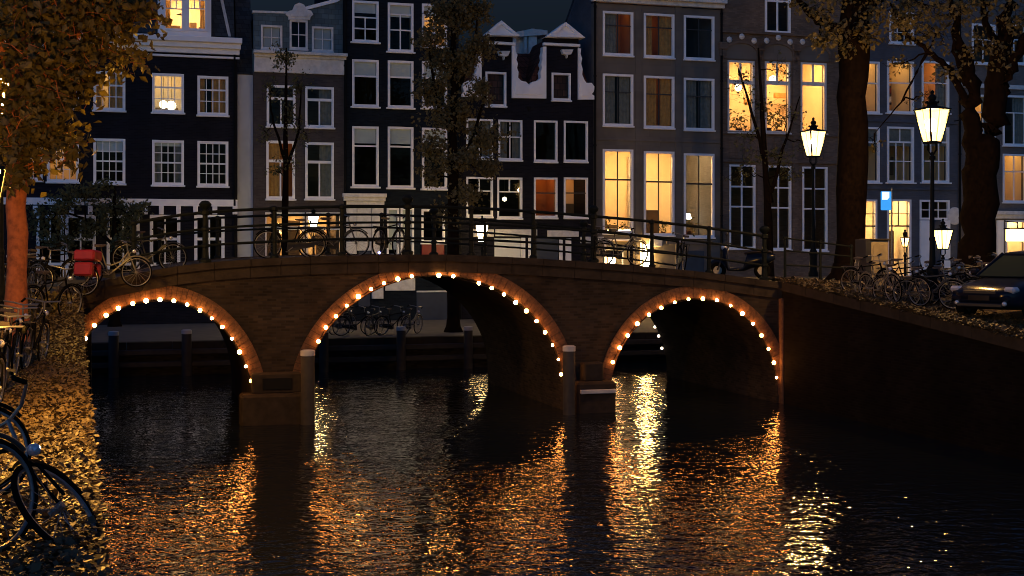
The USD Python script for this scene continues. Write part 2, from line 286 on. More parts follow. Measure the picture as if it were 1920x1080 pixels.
# ---- bridge
br = thing('arch_bridge', 'low brick bridge with three arches outlined by warm bulbs', 'bridge', (BX, BD, 0), YAW)
cop = [(-.7, 3.15), (-.2, 3.27), (1.43, 3.63), (2.53, 3.81), (3.77, 3.915), (6.1, 4.01), (8.3, 4.035), (10.3, 3.97), (12.46, 3.84), (15.46, 3.59), (18.06, 3.262), (18.9, 3.16)]
cs, cz = np.array(cop).T
from scipy.interpolate import PchipInterpolator
ctop = PchipInterpolator(cs, cz)
ARCH = [(1.76, 2.2, .31, 2.66), (8.5, 3.35, .4, 3.1), (15.52, 2.42, .22, 2.63)]
def arch_pts(a, grow=0.0, n=40):
    c, w, z0, h = a; g = np.linspace(PI, 0, n)
    return [(c + (w + grow) * math.cos(x), z0 + (h + grow) * math.sin(x)) for x in g]
def arch_poly(a, grow=0.0): p = arch_pts(a, grow); return Polygon([(p[0][0], -2)] + p + [(p[-1][0], -2)])
xs = np.linspace(-.05, WS + .05, 60)
body = Polygon([(-.05, -1.6)] + [(x, float(ctop(x)) - .42) for x in xs] + [(WS + .05, -1.6)])
ring_o = shapely.union_all([arch_poly(a, .36) for a in ARCH]); hole = shapely.union_all([arch_poly(a) for a in ARCH])
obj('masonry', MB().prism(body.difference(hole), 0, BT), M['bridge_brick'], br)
for a in ARCH:      # rings of rubbed bricks, each course radial with a recessed joint
    rg = MB(); p0 = arch_pts(a, .012, 64); p1 = arch_pts(a, .36, 64)
    for i in range(63):
        q = [np.array(x) for x in (p0[i], p0[i + 1], p1[i + 1], p1[i])]; c = sum(q) / 4
        poly = Polygon([c + (x - c) * .93 for x in q]).intersection(body)
        for g in getattr(poly, 'geoms', [poly]):
            if g.geom_type == 'Polygon' and g.area > .002: rg.prism(g, -.035, .05)
    obj('arch_ring', rg, M['bridge_ring'], br)
rnd = random.Random(3)
for t0, t1, near in ((-.14, .3, True), (BT - .3, BT + .14, False)):
    x = -.2
    while x < WS + .2:
        x2 = min(x + rnd.uniform(.7, .95), WS + .25); m = MB()
        zz = [(float(ctop(v)) - .44, float(ctop(v)) - .17, float(ctop(v)) - .14, float(ctop(v))) for v in (x + .006, x2 - .006)]
        d = t0 + (.07 if near else 0), t1 - (0 if near else .07)
        for (ya, yb), (i, j) in (((d[0], d[1]), (0, 2)), ((t0, t1), (1, 3))):
            v = [(xx, y, zz[e][k]) for e, xx in ((0, x + .006), (1, x2 - .006)) for y in (ya, yb) for k in (i, j)]
            m.add(v, [(0, 1, 3, 2), (4, 6, 7, 5), (0, 4, 5, 1), (2, 3, 7, 6), (0, 2, 6, 4), (1, 5, 7, 3)])
        obj('coping_stone', m, M['bridge_stone'], br); x = x2
obj('deck', MB().grid(np.array([[(x, y, float(ctop(x)) - .03) for y in (.29, BT - .29)] for x in xs])), M['street'], br)
# pier feet, and a dark plate standing in for the shade of a recess
for s0, s1, z1, zm in ((3.62, 5.3, .72, 1.2), (12.0, 13.05, .78, 1.25)):
    obj('pier_foot', bevel_box(s0, s1, -.62, 0.05, -1.6, z1, .06), M['bridge_stone'], br)
    obj('pier_block', bevel_box(s0 + .28, s1 - .22, -.3, .05, z1 - .02, zm, .04), M['bridge_stone'], br)
obj('niche_shade', bevel_box(4.15, 4.85, -.34, -.28, .8, 1.08, .01), M['iron'], br)
obj('fender_beam', bevel_box(12.05, 13.0, -.74, -.63, .5, .6, .015), M['cap'], br)
obj('end_pilaster', bevel_box(17.98, 18.4, -.16, .4, -1.6, 2.84, .03), M['bridge_ring'], br)  # ring brick used to paint the orange lit stripe on this corner
# bulbs along the arches: measured in the photograph, hung just off the face
BULB = [(145,662),(160,635),(177,610),(199,591),(222,578),(249,569),(274,564),(300,562),(326,564),(351,571),(375,582),(397,597),(417,613),(435,635),(449,660),(461,687),(471,714),
 (597,640),(611,614),(630,593),(650,573),(672,556),(696,542),(720,531),(746,523),(772,518),(823,516),(850,518),(898,531),(922,540),(945,552),(967,567),(987,583),(1006,602),(1022,623),(1036,647),(1047,674),(1052,702),
 (1149,679),(1162,652),(1177,629),(1195,607),(1217,590),(1240,577),(1265,567),(1291,561),(1318,560),(1344,563),(1370,573),(1392,588),(1412,607),(1428,629),(1441,654),(1451,680),(1456,708)]
prev = None
for x, y in BULB:
    s, z = on_plane(x, y, -.09)
    b = obj('light_bulb', MB().ball((s, -.09, z), .038 + .02 * rnd.random(), 2), M[rnd.choice(['bulb', 'bulb', 'bulb_dim', 'bulb_bright'])], br, smooth=True)
    obj('bulb_socket', MB().tube([(s, -.03, z), (s, -.09, z)], .03, 6), M['iron'], b)
    if prev and abs(prev[0] - s) < .9:
        obj('light_cable', MB().tube([(prev[0], -.05, prev[1]), ((prev[0] + s) / 2, -.05, (prev[1] + z) / 2 - .03), (s, -.05, z)], .01, 4), M['iron'], br)
    prev = (s, z)
for x, y in ((1228, 613), (1235, 630), (1241, 653)):
    s, z = on_plane(x, y, BT + .08); obj('light_bulb', MB().ball((s, BT + .08, z), .05), M['bulb_far'], br)

# ---- railings: each a thing with posts and rails
def railing(label, t, s0, s1, n, zf, ph):
    r = thing('bridge_railing', label, 'railing', (BX, BD, 0), YAW, group=None)
    ss = np.linspace(s0, s1, n)
    for k, s in enumerate(ss):
        z = zf(s); m = MB(); big = k % 3 == ph
        m.lathe([(.085, 0), (.085, .07), (.05, .11), (.042, .36), (.062, .38), (.062, .43), (.04, .46), (.038, .75), (.058, .77), (.058, .83), (.036, .86), (.034, 1.13), (.065, 1.15), (.065, 1.24), (.03, 1.27), (.075, 1.34), (.085, 1.40), (.05, 1.47), (0, 1.49)] if big else
                [(.06, 0), (.06, .05), (.035, .09), (.032, .37), (.05, .39), (.05, .43), (.032, .45), (.03, .76), (.048, .78), (.048, .83), (.03, .85), (.028, 1.14), (.05, 1.16), (.05, 1.23), (0, 1.27)], s, t, z, 8)
        m.v = [q * [1, 1, 1] + (q - [s, t, 0]) * [.75, .75, 0] for q in m.v]
        obj('post', m, M['iron_green'], r, smooth=40)
        if k:
            for h, rr in ((.405, .034), (.805, .034), (1.2, .042)):
                q = np.linspace(ss[k - 1], s, 4)
                obj('rail', MB().tube([(x, t, zf(x) + h) for x in q], rr, 6), M['iron_green'], r)
zc = lambda s: float(ctop(np.clip(s, -.7, 18.9)))
railing('iron railing along the near edge of the bridge above the bulbs', .1, 1.2, 17.6, 11, zc, 1)
railing('iron railing along the far edge of the bridge', BT - .1, 1.9, 18.3, 11, zc, 2)
rr_ = lambda s: bank_z(0)
r = thing('bridge_railing', 'iron railing with slanting bars going down right of the bridge', 'railing', (BX, BD, 0), YAW)
pp = [(18.3, .25), (19.3, .1), (20.2, .0)]
for k, (s, t) in enumerate(pp):
    h = 1.25 - .12 * k
    obj('post', MB().lathe([(.06, 0), (.04, .08), (.035, h - .08), (.055, h - .05), (.055, h), (0, h + .05)], s, t, 3.26, 8), M['iron_green'], r)
    if k:
        for f in (.38, .7, .97): obj('rail', MB().tube([(*pp[k - 1], 3.26 + f * (h + .12)), (s, t, 3.26 + f * h)], .025, 6), M['iron_green'], r)
# ---- fender piles
def pile(x, y, t, w, label):
    s, z = on_plane(x, y, t); p = thing('mooring_pile', label, 'pile', b2w(s, t, 0), YAW, group='white capped piles')
    obj('shaft', MB().lathe([(w * 1.05, -1.5), (w, z - .14)], 0, 0, 0, 10), M['timber'], p, smooth=40)
    obj('cap', MB().lathe([(w, z - .14), (w * 1.06, z - .13), (w * 1.06, z - .02), (w * .8, z), (0, z + .01)], 0, 0, 0, 10), M['cap'], p, smooth=40)
pile(577, 656, -.75, .165, 'white capped pile in front of the left bridge pier')
pile(1067, 648, -.75, .16, 'white capped pile in front of the right bridge pier')
for x, y, lab in ((213, 621, 'leftmost white capped pile seen through the left arch'), (350, 618, 'white capped pile at the right of the left arch opening'), (752, 612, 'white capped pile in the middle of the central arch opening'), (878, 612, 'white capped pile at the right of the central arch opening'), (607, 616, 'white capped pile at the left edge of the central arch opening')):
    pile(x, y, QT - .35, .16, lab)
fb = thing('fender_beam', 'long timber fender beams along the far quay wall', 'beam', b2w(0, QT - .17, 0), YAW)
for z in (.78, .38): obj('beam', bevel_box(-5, 26, -.1, .06, z - .09, z + .09, .02), M['timber'], fb)
# ---------------------------------------------------------------- houses
class House:
    def __init__(h, name, label, x0, x1, wall, t=HT):
        h.t = t; h.s0 = on_plane(x0, 470, t)[0]; h.w = on_plane(x1, 470, t)[0] - h.s0
        h.root = thing(name, label, 'house', b2w(h.s0, t, FZ), YAW, 'row of canal houses beyond the bridge'); h.wall = wall; h.holes = []; h.depth = 10
    def F(h, x, y): s, z = on_plane(x, y, h.t); return s - h.s0, z - FZ
    def poly(h, pts): return Polygon([h.F(*p) for p in pts])
    def rect(h, x0, y0, x1, y1):
        ym, xm = (y0 + y1) / 2, (x0 + x1) / 2
        return h.F(x0, ym)[0], h.F(x1, ym)[0], h.F(xm, y1)[1], h.F(xm, y0)[1]
    def facade(h, pts=None, top=None):
        p = Polygon([(0, -.3), (h.w, -.3)] + [h.F(*q) for q in pts]) if pts else sbox(0, -.3, h.w, top)
        for r in h.holes: p = p.difference(r)
        obj('wall', MB().prism(p, 0, .35), h.wall, h.root)
    def shell(h, top, sides=True, mat_=None):
        b = MB()
        b.box(.004, .3, .352, h.depth, -.3, top); b.box(h.w - .3, h.w - .004, .352, h.depth, -.3, top); b.box(.3, h.w - .3, h.depth - .3, h.depth, -.3, top); b.box(.3, h.w - .3, 4.2, 4.3, -.3, top)
        obj('side_wall', b, mat_ or h.wall, h.root)
    def trim(h, x0, y0, x1, y1, m=None, d=.12, name='cornice', steps=1):
        a, b, c, e = h.rect(x0, y0, x1, y1); mb = MB()
        for k in range(steps):
            f = (k + 1) / steps; mb.tm(bevel_box(a - .04 * k, b + .04 * k, -d * f, .03, c + (e - c) * k / steps, c + (e - c) * (k + 1) / steps - (.003 if k < steps - 1 else 0), .012))
        return obj(name, mb, m or M['white'], h.root)
    def room(h, x0, x1, z0, z1, m, lamp, depth=2.2, lampz=None, y0=.36):
        r = MB(); o = .06
        r.box(x0, x1, y0 + depth, y0 + depth + .04, z0, z1); r.box(x0 - .04, x0, y0, y0 + depth, z0, z1); r.box(x1, x1 + .04, y0, y0 + depth, z0, z1)
        r.box(x0, x1, y0, y0 + depth, z1, z1 + .04); r.box(x0, x1, y0, y0 + depth, z0 - .04, z0)
        o = obj('room', r, m, h.root, label='lit room behind the windows')
        obj('ceiling_lamp', MB().box(x0 + .15 * (x1 - x0), x1 - .15 * (x1 - x0), y0 + .5, y0 + 1.0, z1 - .06, z1 - .02), M[lamp], o)
        return o
    def window(h, x0, y0, x1, y1, rows, fw=.11, bar=.035, m='white', barm=None, rail=(), sill=.05, blind=0, blindm='blind', lit=None, lamp='room_lamp', roomm='plaster', curtain=None, ext=.12, things=(), depth=1.6, low=.35, arch=0, y=0.0, hole=True, label=None):
        a, b, c, e = h.rect(x0, y0, x1, y1)
        if hole: h.holes.append(sbox(a + .03, c + .03, b - .03, e - .03))
        ia, ib, ic, ie = a + fw, b - fw, c + fw, e - fw
        H = ie - ic; tot = sum(r[0] for r in rows); zt = ie; cells = []; hb = []; vb = []
        for k, (f, n) in enumerate(rows):
            zb = zt - H * f / tot; hw = bar if k not in rail else bar * 1.9
            if k < len(rows) - 1: hb.append((zb - hw / 2, zb + hw / 2, k in rail))
            for j in range(n):
                xa, xb = ia + (ib - ia) * j / n, ia + (ib - ia) * (j + 1) / n; cells.append((xa, xb, zb, zt))
                if j: vb.append((xa - bar / 2, xa + bar / 2, zb, zt))
            zt = zb
        f = MB().prism(sbox(a, c, b, e).difference(sbox(ia, ic, ib, ie)), y - .045, y + .13)
        w = obj('window', f, M[m], h.root, label=label)
        if vb or hb:
            g = MB()
            for z0, z1, rl in hb: g.box(ia, ib, y + (.012 if rl else .03), y + .085, z0, z1)
            for xa, xb, z0, z1 in vb: g.box(xa, xb, y + .032, y + .083, z0, z1)
            obj('glazing_bars', g, M[barm or m], w)
        for xa, xb, z0, z1 in cells: obj('pane', MB().box(xa + .003, xb - .003, y + .056, y + .061, z0 + .003, z1 - .003), M['pane'], w)
        if sill: obj('sill', MB().tm(bevel_box(a - sill, b + sill, y - .13, y + .05, c - .075, c - .002, .012)), M[m], w)
        if blind: obj('blind', MB().box(ia + .02, ib - .02, y + .088, y + .094, ie - blind * H, ie), M[blindm], w)
        if curtain:
            cb = MB()
            for side, fr in curtain[1]:
                xa, xb = (ia, ia + fr * (ib - ia)) if side < 0 else (ib - fr * (ib - ia), ib)
                n = max(4, int((xb - xa) / .05)); q = np.linspace(xa, xb, n); yy = y + .2 + .03 * np.sin(np.arange(n) * 2.1)
                cb.grid(np.array([[(q[i], yy[i], z) for z in (ic - .1, ie + .1)] for i in range(n)]))
            obj('curtain', cb, M[curtain[0]], w)
        if lit:
            h.room(a - ext, b + ext, c - low, e + .45, M[roomm], lamp, depth)
        for k, args in things:
            if k == 'globe':
                gx, gz, gr = args; X, Z = h.F(gx, gz); o = obj('pendant_or_glow', MB().ball((X, y + .8, Z), gr, 2), M['globe'], h.root, smooth=True); obj('globe_cord', MB().tube([(X, y + .8, Z), (X, y + .8, e + .4)], .012, 4), M['mullion_dark'], o)
            if k == 'block':
                bx0, by0, bx1, by1, bm, by = args; A, B, C, E_ = h.rect(bx0, by0, bx1, by1); obj('furniture', MB().tm(bevel_box(A, B, by, by + .35, C, E_, .02)), M[bm], h.root)
        return w
    def roof(h, poly_yz, m, x0=0, x1=None, name='roof'):
        return obj(name, MB().prism_x(Polygon(poly_yz), x0 + .002, (h.w if x1 is None else x1) - .002), m, h.root)
SIX = [(1, 4), (1, 4), (1, 4), (1, 4)]
# --- house 1: dark brick, white small-paned windows, dormer
h = House('canal_house', 'dark brick house with small-paned white windows and a lit dormer', -70, 445, M['brick_black'])
for k, x in enumerate((-55, 20, 88, 175, 285, 370)):
    w = 60 - (2 if k == 5 else 0)
    if x >= 80:
        yA = {88: 131, 175: 134, 285: 138, 370: 143}[x]
        h.window(x, yA, x + w, yA + 73, [(1, 4), (1, 4), (1, 4)], rail=(0,), lit=x in (285, 175), lamp='room_lamp_dim', roomm='plaster_pale', curtain=('curtain_warm', ((1, .55), (-1, .2))) if x in (370, 175) else None, low=.5, blind=.12 if x in (88,) else 0,
                 things=[('block', (292, 196, 336, 210, 'furniture', 1.2)), ('globe', (307, 192, .17)), ('globe', (322, 194, .2))] if x == 285 else ())  # the two low globes stand for a table lamp glow, not hanging lamps
    yB = {-55: 250, 20: 254, 88: 257, 175: 260, 285: 263, 370: 265}[x]
    h.window(x, yB, x + w, yB + 84, SIX, rail=(1,), lit=x == 88, lamp='room_lamp_dim', roomm='plaster', blind=.27 if x == 175 else (.08 if x == 285 else 0), curtain=('curtain', ((-1, .3), (1, .3))) if x in (285,) else None)
h.trim(-72, 372, 445, 385, d=.1, name='fascia')
for x in (62, 95, 130, 165, 200, 235, 268, 298, 330, 362, 398, 436): h.trim(x, 386, x + 9, 402, d=.13, name='bracket')
for x, x2 in ((68, 120), (122, 180), (200, 262), (281, 338), (364, 421)):
    h.window(x, 403, x2, 560, [(1, 2), (1.2, 2), (1.5, 1)], fw=.13, bar=.06, rail=(0, 1), sill=0)
zE = h.F(370, 65)[1]; top = h.F(370, 92)[1]
h.facade(top=top); h.shell(top)
h.trim(-72, 63, 449, 93, d=.5, steps=3); h.trim(-72, 97, 449, 101, d=.1, name='moulding')
prof = [(-.02, zE - .02), (.25, zE - .02), (1.5, zE + 4.2), (5, zE + 5), (8.5, zE + 4.2), (10, zE - .02), (9.6, zE - .02), (5, zE - .3)]
da, db, dc, de = h.rect(296, -30, 396, 62)
h.roof(prof, M['slate'], 0, da); h.roof(prof, M['slate'], db, h.w - .1); h.roof([(2.7, zE - .2), (2.7, zE + 4.4), (5, zE + 5), (8.5, zE + 4.2), (9.9, zE - .02)], M['slate'], da, db)
obj('gutter_pipe', MB().tube([(h.w - .12, -.08, zE - .3), (h.w - .12, -.08, .3)], .05, 6), M['iron'], h.root)
# dormer
a, b, c, e = h.rect(296, -30, 396, 62)
obj('dormer', MB().prism(sbox(a, c - .1, b, e + .6).difference(sbox(a + .25, c + .12, b - .25, e)), .02, .22).box(a, b, .225, 2.6, e + .003, e + .6).box(a, a + .12, .225, 2.6, c, e).box(b - .12, b, .225, 2.6, c, e), M['white'], h.root)
for xa, xb in ((306, 345), (350, 389)): h.window(xa, -28, xb, 58, [(1, 3), (.7, 3), (1.6, 1)], fw=.1, bar=.045, sill=0, y=-.03, hole=False, curtain=('curtain_warm', ((-1 if xa < 340 else 1, .3),)))
A, B, C, E_ = h.rect(343, -28, 352, 58); obj('dormer_post', MB().box(A, B, -.05, .2, C, E_), M['white'], h.root)
for r_, by in (((312, 40, 340, 58), 1.0), ((358, 30, 372, 58), 1.6), ((374, 44, 388, 58), .9)): A, B, C, E_ = h.rect(*r_); obj('furniture', MB().tm(bevel_box(A, B, by, by + .3, C, E_, .02)), M['furniture'], h.root)
h.room(a + .2, b - .2, c - .1, e - .1, M['plaster_pale'], 'room_lamp', 2.2, y0=.3)
A_ = h.F(425, -20)[0]; obj('roof_trim', MB().tube([(h.w - .3, .3, zE), (h.w - 1.0, 1.3, zE + 3.8)], .07, 6), M['white_old'], h.root)
# --- narrow pale strip
h = House('narrow_annex', 'narrow pale rendered house squeezed between dark and brown houses', 445.3, 475, M['render_pale'], HT + .25); h.depth = 8
tz = h.F(460, 140)[1]; h.facade(top=tz); h.shell(tz, mat_=M['render_pale'])
h.roof([(-.05, tz), (.3, tz + .02), (2.4, tz + 6.0), (5, tz + 6.5), (8, tz), ], M['slate'])
# --- house 2
h = House('canal_house', 'brown-grey house with white cornice, blue-grey dormer storey and lit shopfront', 475.3, 645, M['brick_umber'])
for xa, ya, yb in ((500, 160, 237), (572, 163, 239)):
    h.window(xa, ya, xa + 54, yb, [(.42, 1), (1, 2)], fw=.1, bar=.06, rail=(0,), curtain=('curtain', ((1, .5),)) if xa > 550 else None)
for xa, ya, yb in ((499, 264, 373), (572, 267, 373)):
    h.window(xa, ya, xa + 54, yb, [(.5, 1), (1, 2)], fw=.11, bar=.06, rail=(0,), curtain=('curtain', ((1, .48),)) if xa > 550 else ('curtain_warm', ((-1, .5),)), lit=xa < 550, lamp='room_lamp_ember', roomm='plaster_red')
for xa, xb in ((497, 532), (534, 571), (574, 640)):
    h.window(xa, 398, xb, 520, [(.3, 1), (1, 1)], fw=.07, bar=.08, rail=(0,), sill=0, m='white_old')
a, b, c, e = h.rect(495, 395, 642, 520); h.room(a - .02, b + .02, c, e + .35, M['plaster'], 'room_lamp', 2.6)
for k, (xa, xb, ya) in enumerate(((505, 530, 425), (540, 568, 412), (600, 632, 440))): A, B, C, E_ = h.rect(xa, ya, xb, 500); obj('furniture', MB().tm(bevel_box(A, B, 1.1, 1.5, C, E_, .02)), M['furniture'], h.root)
zc_ = h.F(560, 138)[1]; zt_ = h.F(560, 100)[1]
h.facade(top=zc_ - .01); h.shell(zc_)
h.trim(476, 110, 645, 138, m=M['white_old'], d=.12, name='frieze'); h.trim(476, 99, 648, 110, d=.42, steps=2, m=M['white_old'])
pz = h.poly([(474, 99), (645, 99), (645, -8), (634, 2), (548, 24), (474, 22)]).intersection(sbox(.02, 0, h.w - .02, 40))
dh = []
for r in ((490, 46, 530, 91), (544, 36, 578, 91), (586, 49, 626, 95)):
    h.window(*r, [(1, 2), (1, 2)], fw=.085, bar=.04, sill=.02, y=.2, hole=False, blind=0 if r[0] == 544 else .97, blindm='render_pale', m='white_old'); A, B, C, E_ = h.rect(*r); pz = pz.difference(sbox(A + .03, C + .03, B - .03, E_ - .03))
obj('dormer_storey', MB().prism(pz, .22, .5), M['slate_teal'], h.root)
g = [(541, 36), (541, 30), (536, 26), (541, 20), (549, 18), (553, 8), (562, 4), (571, 8), (575, 17), (584, 19), (588, 26), (583, 31), (582, 36)]
gp = h.poly(g); obj('dormer_gable', MB().prism(gp, .1, .3).prism(gp.buffer(-.12), .06, .1), M['white_old'], h.root)
obj('parapet_trim', MB().prism(h.poly([(548, 24), (634, 2), (646, -6), (646, -14), (632, -4), (548, 18)]), .15, .55), M['white'], h.root)
obj('roof_trim', MB().prism(h.poly([(474, 22), (541, 24), (541, 20), (474, 18)]), .18, .52), M['white_old'], h.root)
zz = h.F(560, 22)[1]; h.roof([(.5, zz - .3), (.52, zz), (3.5, zz + .6), (9, zz - .3)], M['slate'])
# --- house 3
h = House('canal_house', 'tall blue-black house with white sash windows and half-drawn blinds', 645.3, 860, M['brick_navy'])
for x, x2, ys in ((660, 710, ((2, 79), (112, 200), (237, 350))), (727, 775, ((6, 97), (114, 202), (238, 352))), (791, 838, ((8, 88), (116, 203), (240, 354)))):
    for k, (ya, yb) in enumerate(ys):
        rows = [[(.75, 1), (.6, 2), (.6, 2)], [(.5, 1), (1, 1)], [(.45, 1), (1, 1)]][k]
        if k == 0 and x == 727: rows = [(.35, 1), (.6, 2), (.75, 2)]
        h.window(x, ya, x2, yb, rows, fw=.1, bar=.055 if k == 0 else .07, rail=(), sill=.08, blind=(.26, .34, .26)[k], lit=(k == 0 and x == 791), lamp='room_lamp_dim')
h.trim(645, 363, 720, 384, m=M['white_old'], d=.3, steps=3, name='door_cornice'); h.trim(648, 385, 668, 560, m=M['white_old'], d=.14, name='door_pilaster'); h.trim(697, 385, 718, 560, m=M['white_old'], d=.14, name='door_pilaster')
h.trim(669, 385, 696, 470, m=M['white_old'], d=.05, name='door_panel'); h.trim(672, 471, 694, 575, m=M['blue_paint'], d=.03, name='door')
for xa, xb in ((725, 748), (751, 776)): h.window(xa, 390, xb, 480, [(.4, 1), (1, 1)], fw=.09, bar=.07, blind=.9)
h.trim(722, 483, 778, 545, m=M['white_old'], d=.06, name='plinth_panel')
h.trim(781, 545, 845, 548, m=M['white_old'], d=.06, name='lintel'); h.trim(840, 548, 855, 612, m=M['white'], d=.16, name='door_post'); h.trim(781, 549, 839, 612, m=M['blue_paint'], d=.02, name='basement_door'); h.trim(792, 612, 856, 626, m=M['white_old'], d=.5, name='step')
h.window(790, 392, 834, 455, [(.6, 2), (1, 2)], fw=.1, bar=.07); h.trim(790, 458, 808, 480, m=M['red_paint'], d=.1, name='shutter'); h.trim(814, 458, 832, 480, m=M['red_paint'], d=.1, name='shutter')
h.facade(top=19.2); h.shell(19.2); h.roof([(0, 19.2), (5, 23), (10, 19.2)], M['slate'])
obj('cornice', MB().tm(bevel_box(-.05, h.w + .05, -.4, .05, 19.2, 19.6, .03)), M['white'], h.root)
# --- house 4: twin neck gables
h = House('canal_house', 'black twin neck-gabled house with white scrolled gable claws', 860.3, 1113, M['brick_black'])
for xa, xb, ya, yb in ((874, 924, 223, 297), (934, 979, 225, 300), (1001, 1045, 226, 303), (1057, 1102, 227, 303)):
    h.window(xa, ya, xb, yb, [(1, 2), (1.4, 2)] if xa < 990 else [(1, 1)], fw=.085, bar=.05, sill=.02, curtain=('curtain', ((-1, .4), (1, .35))) if xa < 990 else None)
for xa, xb, ya, yb in ((874, 924, 332, 406), (932, 979, 333, 409), (1001, 1045, 333, 408), (1057, 1102, 333, 408)):
    h.window(xa, ya, xb, yb, [(.6, 1), (1, 1)] if xa > 1000 else [(.5, 2), (1, 1)], fw=.085, bar=.06, sill=.02, barm='mullion_dark' if xa > 1000 else None, lit=xa in (1001, 1057), lamp='room_lamp_red', roomm='plaster_red' if xa == 1001 else 'plaster', ext=.1,
             things=[('globe', (1066, 350, .1)), ('block', (1072, 380, 1092, 400, 'furniture', 1.2))] if xa == 1057 else [('globe', (955, 372, .1))] if xa == 932 else ())  # globe in the unlit window paints a white reflection in its pane
h.window(1034, 137, 1070, 188, [(1, 1)], fw=.09, sill=.03); h.window(910, 135, 949, 199, [(1, 1)], fw=.09, sill=.03)
h.facade([(1113, 185), (1085, 187), (1085, 68), (1021, 68), (1021, 185), (961, 182), (961, 66), (900, 66), (900, 180), (860.3, 180)]); zz = h.F(990, 186)[1]; h.shell(zz - .1)
cl = [[(959, 86), (965, 86), (966, 98), (969, 104), (967, 112), (970, 120), (968, 128), (971, 136), (970, 146), (976, 152), (985, 154), (991, 160), (997, 154), (1007, 152), (1013, 146), (1012, 136), (1015, 128), (1013, 120), (1016, 112), (1015, 104), (1017, 96), (1017, 88), (1023, 88), (1023, 185), (959, 184)],
      [(1083, 90), (1088, 92), (1087, 102), (1090, 110), (1088, 120), (1091, 130), (1090, 140), (1094, 150), (1098, 156), (1108, 156), (1113, 163), (1112, 172), (1108, 177), (1116, 182), (1116, 187), (1083, 187)],
      [(902, 86), (897, 86), (898, 98), (894, 106), (896, 116), (892, 124), (893, 132), (889, 138), (888, 150), (876, 152), (868, 156), (866, 164), (869, 172), (864, 178), (864, 182), (902, 182)]]
for c in cl:
    p = h.poly(c); obj('gable_scroll', MB().prism(p, -.12, .3).prism(p.buffer(-.16), -.17, -.12), M['white'], h.root)
for xa, xb, xm, y0 in ((904, 971, 936, 68), (1019, 1092, 1056, 71)):
    T = Polygon([h.F(xa, y0), h.F(xb, y0 + 2), h.F(xm, y0 - 27)]); obj('pediment', MB().prism(T, -.3, .35).prism(T.difference(T.buffer(-.13)), -.4, -.3), M['white'], h.root)
    h.trim(xa - 2, y0 + 11, xb - 6, y0 + 16, d=.16, name='gable_band')
for xa, y in ((1050, 94), (932, 97)):
    obj('hoist_lamp', MB().prism(h.poly([(xa, y), (xa + 22, y), (xa + 18, y + 9), (xa + 12, y + 10), (xa + 11, y + 16), (xa + 9, y + 10), (xa + 3, y + 8)]), -.25, .02), M['white_old'], h.root)
obj('wall_anchor', MB().prism(h.poly([(988, 200), (996, 200), (993, 208), (991, 208)]), -.06, .02), M['iron'], h.root)
for xm, hw in ((930, 2.0), (1053, 2.0)):
    xc = h.F(xm, 100)[0]; zr = h.F(xm, 66)[1]
    obj('roof', MB().prism(Polygon([(xc - 1.9, zz - .2), (xc - .5, zr - .1), (xc + .5, zr - .1), (xc + 1.9, zz - .2)]), .36, 9.5), M['tile_red'], h.root)
obj('roof', MB().prism_x(Polygon([(.4, zz - .3), (.5, zz - .1), (2.6, h.F(990, 92)[1] + .2), (8, zz + 1), (9, zz - .3)]), .1, h.w - .1), M['tile_red'], h.root)
X0, X1, Z0, Z1 = h.rect(996, 40, 1042, 86)
obj('attic_box', MB().box(X0, X1, 3.0, 4.4, Z0 - .8, Z0 + .1).box(X0, X0 + .14, 2.9, 4.4, Z0 + .1, Z1 - .2).box(X1 - .4, X1, 2.9, 4.4, Z0 + .1, Z1 - .2).box(X0 + .55, X0 + .67, 2.9, 3.1, Z0 + .1, Z1 - .2).prism(Polygon([(X0 - .08, Z1 - .3), (X0 - .08, Z1 - .1), (X0 + .9, Z1 + .15), (X1 + .5, Z1 + .1), (X1 + .5, Z1 - .1)]), 2.8, 4.5).box(X0 + .14, X1 - .4, 3.3, 3.4, Z0 + .1, Z1 - .2), M['white_old'], h.root)
h.trim(884, 430, 925, 444, m=M['white_old'], name='fascia'); h.trim(928, 430, 1006, 443, m=M['white_old'], name='fascia'); h.trim(1026, 432, 1084, 444, m=M['white_old'], name='fascia')
h.trim(927, 447, 976, 486, m=M['blind'], d=.05, name='shop_panel'); h.trim(977, 446, 984, 560, name='door_post', d=.1); h.trim(990, 446, 996, 560, name='door_post', d=.1); h.trim(1048, 447, 1054, 560, name='door_post', d=.1); h.trim(1060, 447, 1070, 560, name='door_post', d=.1); h.trim(997, 447, 1046, 560, m=M['blue_paint'], d=.03, name='door')
# --- house 5: grey stone, lit tall windows
h = House('canal_house', 'grey stone house with three tall brightly lit windows', 1113.3, 1350, M['stone_grey'])
for k, x in enumerate((1130, 1207, 1282)):
    x2 = x + 57; o = 4 * k
    h.window(x, 22 + o, x2, 104 + o, [(.42, 2), (1, 2)], fw=.1, bar=.045, barm='mullion_dark', sill=.03, curtain=(('curtain', ((-1, .5),)) if k == 0 else ('curtain_warm', ((1, .45), (-1, .3))) if k == 1 else None), lit=k < 2, lamp='room_lamp_ember', roomm='plaster_red')
    h.window(x, 139 + o, x2, 236 + o, [(.5, 2), (1, 2)], fw=.1, bar=.045, barm='mullion_dark', sill=.03, curtain=('curtain_warm' if k == 1 else 'curtain', ((-1, .45), (1, .4))), lit=k == 1, lamp='room_lamp_ember', roomm='plaster_red')
    h.window(x, 280 + o, x2, 437 + o, [(.55, 2), (1, 2)], fw=.1, bar=.04, barm='mullion_dark', rail=(0,), sill=.03)
a, b, c, e = h.rect(1126, 280, 1343, 440); h.room(a - .1, b + .1, c - .3, e + .5, M['plaster'], 'room_lamp', 3.2)
X, Z = h.F(1292, 299); obj('pendant_or_glow', MB().ball((X, .9, Z), .2, 2, (1, 1, .7)), M['globe'], h.root, smooth=True)
